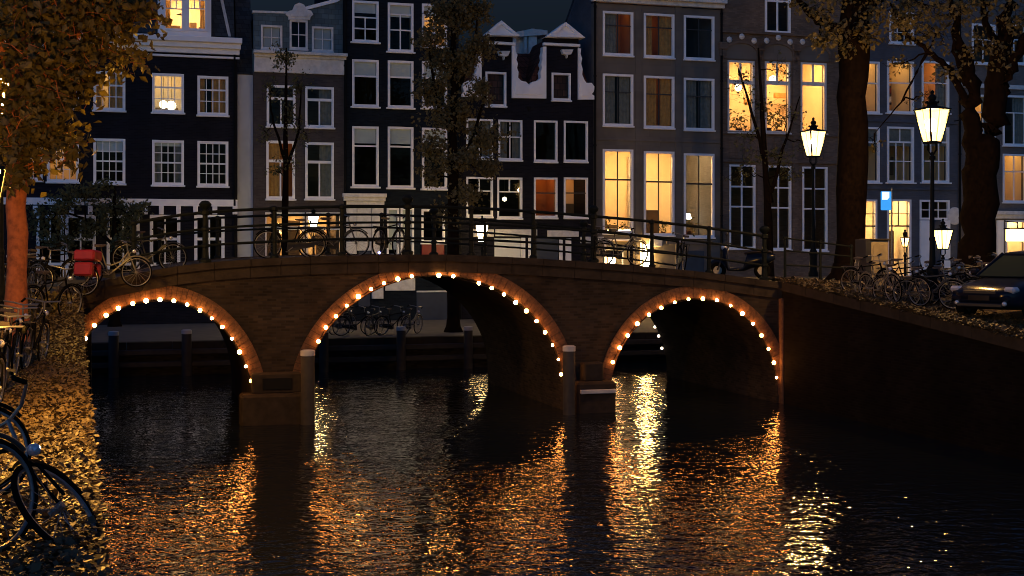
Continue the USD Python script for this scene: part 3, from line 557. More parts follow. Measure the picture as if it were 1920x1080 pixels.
X, Z = h.F(1312, 410); obj('table_lamp', MB().lathe([(.3, 0), (.2, .3)], X, 1.6, Z, 10), M['globe'], h.root)
for x in (1150, 1228, 1318): A, B, C, E_ = h.rect(x, 285, x + 14, 440); obj('room_panel', MB().tm(bevel_box(A, B, 3.35, 3.52, C, E_, .01)), M['white_old'], h.root)
def pot_plant(h, x, y, r, seed, by=.55):
    X, Z = h.F(x, y); g_ = np.random.default_rng(seed); t_ = g_.normal(size=(60, 3)) * r * .45 + (X, by, Z + r * 1.3)
    o = obj('plant_pot', MB().lathe([(r * .3, 0), (r * .42, r * .6), (r * .36, r * .6), (0, r * .5)], X, by, Z - r * .1, 10), M['tile_red'], h.root); d_ = g_.normal(size=(60, 3)); d_ /= np.linalg.norm(d_, axis=1)[:, None]; w_ = np.cross(d_, (0, 1, .2)) * r * .1; v_ = np.stack([t_, t_ + d_ * r * .2 + w_, t_ + d_ * r * .5, t_ + d_ * r * .2 - w_], 1).reshape(-1, 3); q_ = np.arange(60)[:, None] * 4
    obj('plant_leaves', MB().add(v_, np.vstack([q_ + [0, 1, 2], q_ + [0, 2, 3]])), M['leaf_olive'], o)
pot_plant(h, 1140, 436, .4, 1); pot_plant(h, 1252, 440, .3, 2); pot_plant(h, 1300, 440, .35, 3); pot_plant(h, 1176, 437, .22, 4)
for r, by in (((1232, 392, 1256, 440), 1.4), ((1243, 310, 1254, 334), 3.3), ((1162, 330, 1180, 352), 3.4), ((1130, 370, 1139, 440), 1.2), ((1160, 420, 1187, 440), 2.0), ((1296, 415, 1330, 440), 1.9), ((1215, 418, 1230, 440), 1.0), ((1320, 330, 1332, 352), 3.3)): A, B, C, E_ = h.rect(*r); obj('furniture', MB().tm(bevel_box(A, B, by, by + .3, C, E_, .02)), M['furniture'], h.root)
h.window(1133, 448, 1203, 520, [(.3, 1), (1, 2)], fw=.09, bar=.07, lit=True, lamp='room_lamp', roomm='plaster_pale'); A, B, C, E_ = h.rect(1206, 458, 1216, 500); obj('porch_light', MB().tm(bevel_box(A, B, -.2, -.03, C, E_, .03)), M['porch'], h.root); A, B, C, E_ = h.rect(1139, 482, 1151, 494); obj('porch_light', MB().tm(bevel_box(A, B, -.2, -.05, C, E_, .03)), M['room_lamp'], h.root); h.trim(1218, 448, 1240, 462, m=M['white_old'], name='fascia'); h.trim(1088, 444, 1131, 456, m=M['white_old'], name='fascia')
h.trim(1113, 262, 1350, 266, m=M['stone_grey'], d=.06, name='string_course'); h.trim(1250, 450, 1345, 459, m=M['stone_grey'], d=.08, name='string_course'); h.trim(1270, 470, 1320, 600, m=M['blue_paint'], d=.04, name='door')
for x in (1197, 1272): h.trim(x - 6, 12, x + 6, 560, m=M['stone_grey'], d=.035, name='pilaster')
ze = h.F(1230, 12)[1]; h.facade(top=ze); h.depth = 4.6
zb_ = ze - .7; sw = Polygon([(.352, -.3), (.352, ze), (1.0, ze + 1.9), (4.7, ze - .75), (4.7, -.3)])
obj('side_wall', MB().prism_x(sw, .004, .3).prism_x(sw, h.w - .3, h.w - .004).box(.3, h.w - .3, 4.4, 4.7, -.3, ze - .9), M['brick_slate'], h.root)
h.roof([(.36, ze + .06), (1.0, ze + 2.0), (1.1, ze + 2.1), (4.8, ze - .6), (4.8, ze - .72), (1.0, ze + 1.85), (.36, ze)], M['slate'])
h.trim(1108, -6, 1356, 10, d=.4, steps=2, m=M['white_old'])
# --- house 6: brown ornamented
h = House('canal_house', 'brown ornamented house with three tall yellow-lit windows below a carved frieze', 1350.3, 1580, M['brick_brown'])
for k, (xa, xb) in enumerate(((1364, 1414), (1434, 1481), (1501, 1549))):
    h.window(xa, 114 + 2 * k, xb, 248 + k, [(.4, 2), (1, 1)], fw=.085, bar=.1, rail=(0,), sill=.05, m='white_old')
    h.window(xa + 3, 309 + 2 * k, xb + 2, 466 + 2 * k, [(.5, 2), (.5, 2), (1, 2)], fw=.085, bar=.075, rail=(), sill=.05)
a, b, c, e = h.rect(1360, 114, 1553, 250); h.room(a - .3, b + .3, c - .3, e + .6, M['plaster'], 'room_lamp', 3.0)
for x, y, r in ((1376, 140, .2), (1400, 160, .17), (1466, 145, .2)): X, Z = h.F(x, y); o = obj('pendant_or_glow', MB().ball((X, .9, Z), r, 2), M['globe'], h.root, smooth=True); obj('globe_cord', MB().tube([(X, .9, Z), (X, .9, e + .5)], .012, 4), M['mullion_dark'], o)
for r, by in (((1364, 160, 1396, 195), 2.6), ((1440, 176, 1480, 186), 2.4), ((1503, 162, 1548, 172), 2.7)): A, B, C, E_ = h.rect(*r); obj('furniture', MB().tm(bevel_box(A, B, by, by + .2, C, E_, .02)), M['curtain_warm'], h.root)
for x, y, r, k in ((1370, 247, .5, 5), (1395, 247, .4, 6), (1448, 249, .55, 7), (1470, 249, .4, 8), (1512, 249, .3, 9)): pot_plant(h, x, y, r, k)
h.window(1434, -30, 1482, 62, [(.5, 2), (1, 2)], fw=.1, bar=.09, sill=.06)
h.trim(1350, 62, 1578, 67, m=M['brick_brown'], d=.14, name='string_course')
for k, (xa, xb) in enumerate(((1364, 1414), (1434, 1481), (1501, 1549))):
    y = 78 + 2 * k; A, B, C, E_ = h.rect(xa - 4, y + 2, xb + 4, y + 33)
    arch = Polygon([(A, C), (B, C)] + [((A + B) / 2 + (B - A) / 2 * math.cos(q), C + (E_ - C) * .35 + (E_ - C) * .6 * math.sin(q)) for q in np.linspace(0, PI, 14)])
    obj('arched_panel', MB().prism(arch, -.05, .02), M['stone_grey'], h.root)
    obj('arch_moulding', MB().prism(arch.buffer(.12).difference(arch).intersection(sbox(A - .2, C, B + .2, E_ + 1)), -.13, .02), M['brick_brown'], h.root)
    for j, fx in enumerate((.1, .5, .9)):
        X = A + (B - A) * fx; Z = E_ + (.28 if j == 1 else .1); obj('rosette', MB().lathe([(.13, 0), (.15, .05), (.08, .1), (.05, .14), (0, .15)], 0, 0, 0, 8).mesh().apply_transform(trimesh.transformations.rotation_matrix(PI / 2, [1, 0, 0])).apply_translation((X, -.06, Z)), M['white_old'], h.root)
    for X0 in (xa - 14, xb + 5):
        if X0 < 1550: h.trim(X0, y + 2, X0 + 9, y + 40, m=M['brick_brown'], d=.22, name='console', steps=3)
    for j in range(3): X0, X1, Z0, Z1 = h.rect(xa + 4 + 14 * j, 258, xa + 14 + 14 * j, 298); obj('relief_panel', MB().tm(bevel_box(X0, X1, -.06, .02, Z0, Z1, .03)), M['brick_brown'], h.root)
h.trim(1352, 249, 1576, 254, m=M['brick_brown'], d=.12, name='string_course'); h.trim(1352, 301, 1576, 306, m=M['brick_brown'], d=.12, name='string_course')
for x in (1424, 1491): h.trim(x - 5, 120, x + 5, 470, m=M['brick_brown'], d=.08, name='pilaster')
h.facade(top=18.6); h.shell(18.6); h.roof([(0, 18.6), (5, 22), (10, 18.6)], M['slate'])
# --- house 7: slate-painted
h = House('canal_house', 'blue-grey painted house with lit white windows behind the lamp post', 1580.3, 1796, M['brick_slate'])
for k, (xa, xb) in enumerate(((1598, 1649), (1663, 1713), (1728, 1779))):
    if k == 1: h.window(xa + 4, 22, xb, 82, [(1, 3), (1, 3), (1, 3)], fw=.1, bar=.04, sill=.06, curtain=('curtain', ((-1, .4),)))
    h.window(xa, 115, xb, 212, [(.7, 1), (1, 1)], fw=.1, bar=.06, sill=.1, lit=True, lamp='room_lamp_dim' if k < 2 else 'room_lamp_red', roomm='plaster', depth=2,
             things=[('block', (1684, 138, 1708, 205, 'furniture', 1.7)), ('block', (1664, 198, 1676, 206, 'furniture', .8))] if k == 1 else [('block', (1600, 196, 1640, 208, 'furniture', .9))] if k == 0 else (), curtain=('curtain', ((1, .4),)) if k == 2 else None)
    h.window(xa, 238, xb, 342, [(.55, 2), (.8, 3), (.8, 3)] if k else [(.55, 2), (1.6, 1)], fw=.1, bar=.045, rail=(0,), sill=.1, lit=True, lamp='room_lamp_dim', roomm='plaster', blind=.33, blindm='curtain', depth=2, things=[('block', (1612, 300, 1630, 330, 'furniture', 1.0)), ('block', (1680, 290, 1706, 325, 'furniture', 1.4))] if k == 1 else ())
for xa, xb in ((1596, 1644), (1663, 1708)): h.window(xa, 374, xb, 520, [(.25, 2), (.25, 2), (1, 1)], fw=.09, bar=.04, rail=(1,), sill=0, barm='mullion_dark')
a, b, c, e = h.rect(1593, 374, 1711, 520); h.room(a - .05, b + .05, c, e + .4, M['plaster_pale'], 'room_lamp', 2.8)
for j in range(4):
    for i in range(3): A, B, C, E_ = h.rect(1684 + 8 * i, 142 + 16 * j, 1690 + 8 * i, 153 + 16 * j); obj('book_row', MB().tm(bevel_box(A, B, 1.62, 1.72, C, E_, .01)), M['red_paint' if (i + j) % 3 == 0 else 'white_old' if (i + j) % 3 == 1 else 'curtain_warm'], h.root)
for r, by in (((1664, 430, 1680, 520), .9), ((1690, 432, 1700, 500), 1.1)): A, B, C, E_ = h.rect(*r); obj('furniture', MB().tm(bevel_box(A, B, by, by + .3, C, E_, .02)), M['furniture'], h.root)
h.window(1724, 375, 1780, 412, [(1, 3), (1, 3)], fw=.1, bar=.045, sill=0); h.trim(1724, 413, 1741, 560, d=.1, name='door_frame'); h.trim(1764, 413, 1780, 560, d=.1, name='door_frame'); h.trim(1742, 413, 1763, 560, m=M['blue_paint'], d=.05, name='door')
X, Z = h.F(1797 - 8, 405); obj('wall_plaque', MB().lathe([(.42, 0), (.45, .05), (.38, .09), (0, .1)], 0, 0, 0, 16).mesh().apply_transform(trimesh.transformations.rotation_matrix(PI / 2, [1, 0, 0])).apply_translation((X, 0, Z)), M['white_old'], h.root)
for z in (226, 352): h.trim(1582, z, 1795, z + 4, m=M['brick_slate'], d=.07, name='string_course')
h.facade(top=18.0); h.shell(18.0); h.roof([(0, 18), (5, 22), (10, 18)], M['slate'])
# --- house 8
h = House('canal_house', 'pale brick house with white-framed lit windows and a shop canopy lamp', 1796.3, 2010, M['brick_pale'])
for k, xa in enumerate((1822, 1880, 1938)):
    h.window(xa, 45, xa + 44, 120, [(.6, 1), (1, 2)], fw=.1, bar=.05); h.window(xa, 178 + k, xa + 44, 272 + k, [(.5, 1), (1, 2)], fw=.1, bar=.05, lit=k == 0, lamp='room_lamp_dim', curtain=('curtain', ((1, .5),)))
    h.window(xa, 288 + k, xa + 44, 378 + k, [(.55, 2), (1, 2)], fw=.09, bar=.05, lit=True, lamp='room_lamp_dim', roomm='plaster')
h.trim(1798, 160, 2008, 168, d=.1, m=M['white_old'], name='string_course'); h.trim(1800, 396, 2008, 410, d=.3, steps=2, m=M['white_old'], name='fascia')
for xa, xb in ((1885, 1925), (1930, 1990)): h.window(xa, 413, xb, 520, [(1, 1)], fw=.09, sill=0, lit=True, lamp='room_lamp', roomm='plaster_pale')
h.trim(1868, 413, 1880, 560, d=.1, name='door_frame'); h.trim(1810, 413, 1866, 560, m=M['blue_paint'], d=.05, name='door')
h.facade(top=17.0); h.shell(17.0); h.roof([(0, 17), (5, 21), (10, 17)], M['slate'])
# --- house to the left of the frame
h = House('canal_house', 'brick house at the left edge, mostly behind the golden tree', -330, -70.3, M['brick_umber'])
for xa in (-300, -220, -140):
    for ya in (140, 262): h.window(xa, ya, xa + 56, ya + 84, [(1, 2), (1, 2)], rail=(0,))
h.facade(top=13); h.shell(13); h.roof([(0, 13), (5, 17), (10, 13)], M['slate'])

for x, t0, z1 in ((646.5, 0, 15), (861.5, 0, 12), (1114.5, 0, 16), (1351.5, 0, 18), (1581.5, 0, 17), (1797.5, 0, 16)):
    s0, _ = on_plane(x, 470, HT); p = thing('drain_pipe', {646.5: 'drain pipe between the brown-grey house and the blue-black house', 861.5: 'drain pipe between the blue-black house and the twin-gabled house', 1114.5: 'drain pipe at the left corner of the grey stone house', 1351.5: 'drain pipe between the grey stone house and the ornamented house', 1581.5: 'drain pipe behind the thick tree at the blue-grey house corner', 1797.5: 'drain pipe between the two rightmost houses'}[x], 'drain pipe', b2w(s0, HT - .1, FZ), YAW)
    obj('pipe', MB().tube([(0, 0, -.1), (0, 0, z1)], .055, 8), M['iron'], p, smooth=True)
    for z in np.arange(1.5, z1, 3.2): obj('collar', MB().lathe([(.075, z), (.075, z + .08)], 0, 0, 0, 8), M['iron'], p)
# ---------------------------------------------------------------- trees
def leaves_mesh(pts, size, rng, droop=.5):
    n = len(pts); pts = np.asarray(pts); sz = size * rng.uniform(.6, 1.25, n)
    d = rng.normal(size=(n, 3)); d[:, 2] -= droop; d /= np.linalg.norm(d, axis=1, keepdims=True)
    r = rng.normal(size=(n, 3)); w = np.cross(d, r); w /= np.linalg.norm(w, axis=1, keepdims=True); nn = np.cross(d, w)
    L = d * sz[:, None]; W = w * sz[:, None] * .36; N = nn * sz[:, None] * .1
    v = np.stack([pts, pts + L * .42 + W + N, pts + L, pts + L * .42 - W + N], 1).reshape(-1, 3)
    k = np.arange(n)[:, None] * 4
    return MB().add(v, np.vstack([k + [0, 2, 1], k + [0, 3, 2]]))
def bend(a, b, rng, n=6, wob=.08, sag=0.0):
    a, b = np.array(a, float), np.array(b, float); q = np.linspace(0, 1, n)[:, None]; L = np.linalg.norm(b - a)
    o = rng.normal(size=(n, 3)) * wob * L * (np.sin(q * PI)); o[:, 2] += sag * L * np.sin(q[:, 0] * PI)
    return a + (b - a) * q + o
def tree(label, base, trunk, limbs, clumps, leafm, barkm, leaf=.16, seed=1, group=None, twigs=10, twr=.012):
    """trunk: [(x, y, z, r)] from the base; limbs: lists of (x, y, z, r); clumps: (x, y, z, rx, rz, leaves, twigs); all in metres from the base."""
    rng = np.random.default_rng(seed); t = thing('tree', label, 'tree', base, group=group)
    p = np.array(trunk, float); q = np.linspace(0, 1, 14); k = np.linspace(0, 1, len(p))
    T = np.stack([np.interp(q, k, p[:, j]) for j in range(4)], 1); T[1:-1, :2] += rng.normal(size=(12, 2)) * T[1:-1, 3:4] * .1
    b = MB().tube(T[:, :3], T[:, 3] * (1 + .06 * rng.normal(size=14)), 14)
    r0 = p[0][3]; b.lathe([(r0 * 1.6, -.25), (r0 * 1.5, .04), (r0 * 1.15, .22), (r0, .5)], p[0][0], p[0][1], 0, 14)
    obj('trunk', b, barkm, t, smooth=True)
    lm = MB()
    for l in limbs:
        l = np.array(l, float); n = 5 * (len(l) - 1) + 1; kk = np.linspace(0, 1, len(l)); qq = np.linspace(0, 1, n)
        S = np.stack([np.interp(qq, kk, l[:, j]) for j in range(4)], 1); S[1:-1, :3] += rng.normal(size=(n - 2, 3)) * S[1:-1, 3:4] * .35
        obj('limb', MB().tube(S[:, :3], S[:, 3], 9), barkm, t, smooth=True)
    nodes = np.vstack([T[5:, :3]] + [np.array(l, float)[:, :3] for l in limbs]); tw = MB(); lp = []
    for x, y, z, rx, rz, nl, nt in clumps:
        c = np.array((x, y, z)); a = nodes[np.argmin(np.linalg.norm(nodes - c, axis=1))]
        tw.tube(bend(a, c, rng, 7, .06), np.linspace(twr * 3, twr * 1.5, 7), 5, cap=False)
        ends = []
        for _ in range(nt):
            e = rng.normal(size=3); e /= np.linalg.norm(e); e = c + e * rng.uniform(.55, 1.05) * np.array((rx, rx, rz)); m = c + (e - c) * rng.uniform(0, .3)
            br_ = bend(m, e, rng, 5, .1); tw.tube(br_, np.linspace(twr, twr * .35, 5), 3, cap=False); ends.append(br_)
            for _ in range(2):
                s_ = br_[rng.integers(1, 5)]; f = s_ + rng.normal(size=3) * .28 * np.array((rx, rx, rz)); b2 = bend(s_, f, rng, 4, .1); tw.tube(b2, np.linspace(twr * .6, twr * .25, 4), 3, cap=False); ends.append(b2)
        if nl:
            for _ in range(nl):
                br_ = ends[rng.integers(len(ends))]; f = rng.uniform(.2, 1) * (len(br_) - 1); i = int(f); i = min(i, len(br_) - 2)
                lp.append(br_[i] + (br_[i + 1] - br_[i]) * (f - i) + rng.normal(size=3) * leaf * .75)
    obj('twigs', tw, barkm, t, kind='stuff')
    if lp: obj('crown', leaves_mesh(lp, leaf, rng), leafm, t, kind=None)
    return t
def rel(base, pts):        # photograph (x, y, depth, radius) to metres from the base
    return [tuple(np.array(at_depth(*p[:3])) - base) + tuple(p[3:]) for p in pts]
rg = np.random.default_rng(11)
# golden tree at the left edge, on the left bank
D = 21.5; X = (33 - 960) / 2400 * D; s, t = w2b(X, D); base = np.array((X, D, bank_z(t)))
cl = []
for x, y, d, rx, rz, n, k in ((30, 20, 20, .9, .8, 380, 16), (110, 10, 20, .9, .7, 380, 16), (190, 15, 20.5, .8, .6, 320, 14), (250, 30, 21, .55, .5, 160, 9), (60, 110, 20, .9, .7, 380, 16), (140, 95, 20.5, .8, .6, 320, 14), (210, 85, 21, .6, .4, 160, 9), (35, 190, 20.5, .7, .7, 330, 14), (105, 185, 21, .7, .6, 300, 13), (150, 150, 21, .55, .5, 200, 10), (40, 270, 21, .6, .5, 250, 12), (95, 255, 21, .55, .45, 220, 10), (70, 310, 21, .45, .35, 110, 8), (-40, 60, 21, 1.1, 1, 360, 12), (-50, 200, 21, .9, 1, 260, 10), (10, -90, 21, 1.2, .9, 300, 12), (150, -90, 21, 1.2, .9, 300, 12), (120, 290, 20.5, .3, .3, 60, 5), (25, 330, 20.6, .3, .25, 50, 4)):
    cl.append(tuple(np.array(at_depth(x, y, d)) - base) + (rx, rz, n, k))
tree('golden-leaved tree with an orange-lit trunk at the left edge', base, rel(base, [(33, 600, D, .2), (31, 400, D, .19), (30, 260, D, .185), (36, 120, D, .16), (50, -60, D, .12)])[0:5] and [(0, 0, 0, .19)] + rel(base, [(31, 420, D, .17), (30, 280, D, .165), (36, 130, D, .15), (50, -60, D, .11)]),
     [rel(base, [(32, 220, D, .11), (80, 120, 20.8, .08), (150, 40, 20.5, .05)]), rel(base, [(33, 170, D, .1), (0, 80, 20.5, .07), (-30, 0, 20.5, .04)]), rel(base, [(40, 90, D, .09), (150, 10, 21, .06), (240, -20, 21, .03)])], [(*q[:5], int(q[5] * 1.5), q[6]) for q in cl], M['leaf_gold'], M['bark_lamplit'], leaf=.155, seed=5)
# trees on the far street
def far_tree(label, x, w, top, D, cl, leafm, leaf, seed, gz=FZ, lean=0, twigs=10, limbs=(), twr=.012, barkm=None):
    X = (x - 960) / 2400 * D; base = np.array((X, D, gz)); r = w / 2400 * D / 2
    ym = 470 + (EYE - gz) / D * 2400
    tr = [(0, 0, 0, r)] + rel(base, [(x + lean * .4, (ym + top) / 2, D, r * .75), (x + lean, top, D, r * .18)])
    c = [tuple(np.array(at_depth(*q[:3])) - base) + (q[3], q[4], int(q[5] * 2.3), q[6]) for q in cl]
    return tree(label, base, tr, [rel(base, l) for l in limbs], c, leafm, barkm or M['bark'], leaf, seed, twr=twr)
D = 48.5
far_tree('tall brown-leaved tree between the blue-black house and the twin-gabled house', 850, 24, -60, D,
    [(x, y, D + dz, rx, rz, n, k) for x, y, dz, rx, rz, n, k in ((860, 20, 0, 1.1, 1.2, 600, 20), (815, 70, 0, .9, 1.0, 450, 16), (890, 90, 0, .8, .9, 420, 14), (850, 130, 0, 1.1, .9, 560, 18), (905, 170, 0, .7, .7, 300, 12), (810, 170, 0, .8, .8, 360, 14), (850, 220, 0, 1.1, .9, 560, 18), (905, 260, .3, .9, .8, 400, 14), (810, 270, 0, .7, .7, 240, 14), (860, 300, 0, 1.0, .6, 480, 16), (915, 315, 0, .6, .35, 260, 10), (800, 330, 0, .7, .5, 160, 12), (870, 360, 0, .9, .5, 240, 14), (830, 400, 0, .8, .5, 120, 12), (885, 20, 0, .9, .9, 300, 12), (850, -60, 0, 1.4, 1, 400, 12), (822, 20, 0, .6, .6, 200, 10))],
    M['leaf_brown'], .14, 21, limbs=[[(850, 330, D, .12), (890, 250, D, .07), (910, 180, D, .04)], [(850, 260, D, .11), (815, 180, D, .07), (805, 90, D, .04)], [(852, 180, D, .1), (890, 100, D, .06), (895, 20, D, .03)]])
D = 46.5
far_tree('slender half-bare tree in front of the brown-grey house with the lit shopfront', 533, 15, 90, D,
    [(x, y, D + dz, rx, rz, n, k) for x, y, dz, rx, rz, n, k in ((530, 110, 0, .55, .5, 100, 12), (510, 170, 0, .6, .6, 60, 12), (560, 160, 0, .5, .6, 60, 12), (540, 220, 0, .7, .6, 70, 14), (500, 250, 0, .5, .5, 30, 10), (575, 250, 0, .5, .5, 30, 10), (545, 300, 0, .6, .5, 40, 12), (515, 320, 0, .5, .4, 20, 10))],
    M['leaf_olive'], .12, 22, lean=4, limbs=[[(534, 330, D, .07), (560, 240, D, .045), (565, 160, D, .02)], [(534, 300, D, .06), (512, 230, D, .04), (505, 170, D, .02)]], twr=.009)
D = 49.5
far_tree('leaning half-bare tree in front of the ornamented house', 1448, 17, 90, D,
    [(x, y, D + dz, rx, rz, n, k) for x, y, dz, rx, rz, n, k in ((1390, 150, 0, .8, .7, 30, 14), (1425, 200, 0, .8, .7, 30, 14), (1470, 220, 0, .8, .6, 40, 14), (1400, 250, 0, .7, .6, 30, 12), (1440, 290, 0, 1.0, .6, 80, 16), (1480, 320, 0, .7, .6, 50, 12), (1390, 320, 0, .8, .6, 40, 14), (1460, 130, 0, .7, .6, 20, 12), (1520, 270, 0, .7, .5, 30, 12))],
    M['leaf_olive'], .13, 23, lean=-26, limbs=[[(1446, 380, D, .1), (1425, 260, D, .07), (1385, 130, D, .03)], [(1446, 360, D, .09), (1475, 260, D, .05), (1500, 180, D, .02)]], twr=.01)
D = 52
far_tree('small olive-leaved tree in front of the dark brick house', 215, 18, 350, D,
    [(x, y, D + dz, rx, rz, n, k) for x, y, dz, rx, rz, n, k in ((120, 380, -1, .8, .6, 200, 12), (90, 410, -1, .9, .6, 260, 12), (160, 360, 0, .8, .5, 160, 12), (215, 385, 0, .9, .6, 220, 12), (250, 400, 0, .7, .6, 200, 10), (170, 425, 0, .9, .5, 260, 12), (240, 450, -1, .7, .5, 220, 10), (110, 450, -1, .9, .5, 220, 12), (200, 350, 0, .5, .4, 80, 8))],
    M['leaf_olive'], .15, 24, limbs=[[(214, 460, D, .08), (160, 410, D, .05), (100, 390, D - 1, .03)]])
# big trees on the right bank
D = 37.5; X = (1592 - 960) / 2400 * D; base = np.array((X, D, 3.26))
cl = [tuple(np.array(at_depth(x, y, d)) - base) + (rx, rz, n, k) for x, y, d, rx, rz, n, k in ((1590, -20, 37, 1.0, .6, 260, 14), (1530, 20, 36.5, .6, .35, 110, 10), (1650, 20, 37, .9, .6, 240, 14), (1500, 5, 37, .4, .3, 50, 6), (1560, 60, 36.6, .55, .3, 150, 10), (1540, 75, 36.8, .4, .2, 90, 7), (1620, 60, 36.7, .6, .4, 150, 10), (1690, 35, 36.5, .8, .5, 170, 12), (1740, 10, 37, .9, .5, 180, 12), (1590, 90, 36.9, .35, .25, 60, 6))]
tree('thick dark-trunked tree right of the second street lamp', base, [(0, 0, 0, .47)] + rel(base, [(1594, 400, D, .42), (1597, 200, D, .43), (1600, 80, D, .45), (1612, -90, D, .3)]),
     [rel(base, [(1597, 60, D, .16), (1535, 38, D - .4, .12), (1500, 5, D - .5, .08), (1485, -40, D - .5, .05)]), rel(base, [(1602, 60, D, .2), (1650, -10, D, .14), (1700, -70, D, .08)])], cl, M['leaf_brown'], M['bark'], leaf=.16, seed=31)
D = 38.5; X = (1838 - 960) / 2400 * D; base = np.array((X, D, 3.26))
cl = [tuple(np.array(at_depth(x, y, d)) - base) + (rx, rz, n, k) for x, y, d, rx, rz, n, k in ((1760, 60, 38, .9, .7, 160, 14), (1800, 20, 38, .9, .7, 200, 14), (1860, 10, 38, .9, .6, 200, 14), (1840, 90, 37.5, .7, .6, 120, 12), (1700, 60, 38, .7, .6, 90, 12), (1690, 120, 38.2, .6, .5, 40, 10), (1780, 130, 38, .7, .5, 60, 12), (1900, 40, 38, .8, .6, 160, 12), (1730, 180, 38.3, .6, .4, 20, 9), (1640, 270, 38.5, .4, .4, 6, 6), (1720, -20, 38, 1, .7, 180, 12), (1880, 110, 38, .5, .4, 50, 8))]
tree('forked dark tree at the right edge beside the car', base, [(0, 0, 0, .55)] + rel(base, [(1832, 460, D, .5), (1838, 330, D, .5), (1850, 260, D, .42)]),
     [rel(base, [(1832, 330, D, .3), (1815, 230, D, .26), (1818, 150, D, .24), (1795, 60, D, .12), (1770, -40, D, .06)]), rel(base, [(1852, 270, D, .38), (1870, 160, D, .33), (1885, 60, D, .25), (1900, -60, D, .12)]), rel(base, [(1862, 200, D, .2), (1895, 130, D - .3, .17), (1930, 40, D - .5, .1)]),
      rel(base, [(1815, 190, D, .12), (1780, 130, D - .3, .1), (1740, 95, D - .5, .075), (1700, 65, D - .6, .05), (1672, 28, D - .6, .02)]), rel(base, [(1812, 160, D, .1), (1790, 95, D, .07), (1800, 20, D, .04)]), rel(base, [(1740, 97, D - .5, .05), (1690, 190, D - .3, .025), (1640, 250, D, .012)]),
      rel(base, [(1878, 110, D, .14), (1850, 40, D, .1), (1840, -30, D, .06)])], cl, M['leaf_brown'], M['bark'], leaf=.15, seed=33, twr=.011)
# shrub on the near-left corner, hanging over the quay
D = 25.5; base = np.array(((70 - 960) / 2400 * D, D, 2.75))
sh = thing('shrub', 'yellow-leaved shrub at the street edge below the left end of the bridge', 'shrub', base)
g2 = np.random.default_rng(8); tw = MB(); lp = []
for k in range(70):
    a = g2.uniform(0, 2 * PI); e = np.array((math.cos(a) * g2.uniform(.1, .9), math.sin(a) * g2.uniform(.1, .6), g2.uniform(.05, .62))); b_ = bend((e[0] * .2, e[1] * .2, -.1), e, g2, 5, .1); tw.tube(b_, np.linspace(.012, .004, 5), 3, cap=False)
    for _ in range(9): f = b_[g2.integers(1, 5)]; lp.append(f + g2.normal(size=3) * .07)
obj('stems', tw, M['bark'], sh, kind='stuff'); obj('foliage', leaves_mesh(lp, .14, g2), M['leaf_gold'], sh)
# fallen leaves
def litter(name, label, n, area, seed, size=.12):
    g = np.random.default_rng(seed); P = []
    while len(P) < n:
        s, t = area(g); P.append((*b2w(s, t)[:2], bank_z(t) + g.uniform(.008, .05) + (.055 if (s > left_edge(t) - .46 and s < 5) or (s < WS + .46 and s > 5) else 0)))
    P = np.array(P); k = len(P); sz = size * g.uniform(.6, 1.3, k); a = g.uniform(0, 2 * PI, k)
    d = np.stack([np.cos(a), np.sin(a), g.normal(size=k) * .3], -1); w = np.stack([-np.sin(a), np.cos(a), g.normal(size=k) * .35], -1)
    L, W = d * sz[:, None], w * sz[:, None] * .42; up = np.zeros((k, 3)); up[:, 2] = .12 * sz
    v = np.stack([P, P + L * .45 + W + up, P + L, P + L * .45 - W + up], 1).reshape(-1, 3); q = np.arange(k)[:, None] * 4
    obj(name, MB().add(v, np.vstack([q + [0, 1, 2], q + [0, 2, 3]])), M['leaf_ground'], label=label, cat='leaves', kind='stuff')
litter('fallen_leaves', 'carpet of golden leaves on the left street', 60000, lambda g: (lambda t: (left_edge(t) - .05 - abs(g.normal()) * 1.9 - .1 * g.random(), t))(-1 - 25 * g.random() ** .8), 1, .058)
litter('fallen_leaves', 'orange leaves lying along the edge of the right quay', 24000, lambda g: (WS - .07 + abs(g.normal()) * .8, -18 * g.random() + 1.0), 2, .095)
litter('fallen_leaves', 'golden leaves lying on the edge stones of the left street', 5000, lambda g: (lambda t: (left_edge(t) + .06 - .5 * g.random(), t))(-1 - 25 * g.random() ** .75), 4, .06)
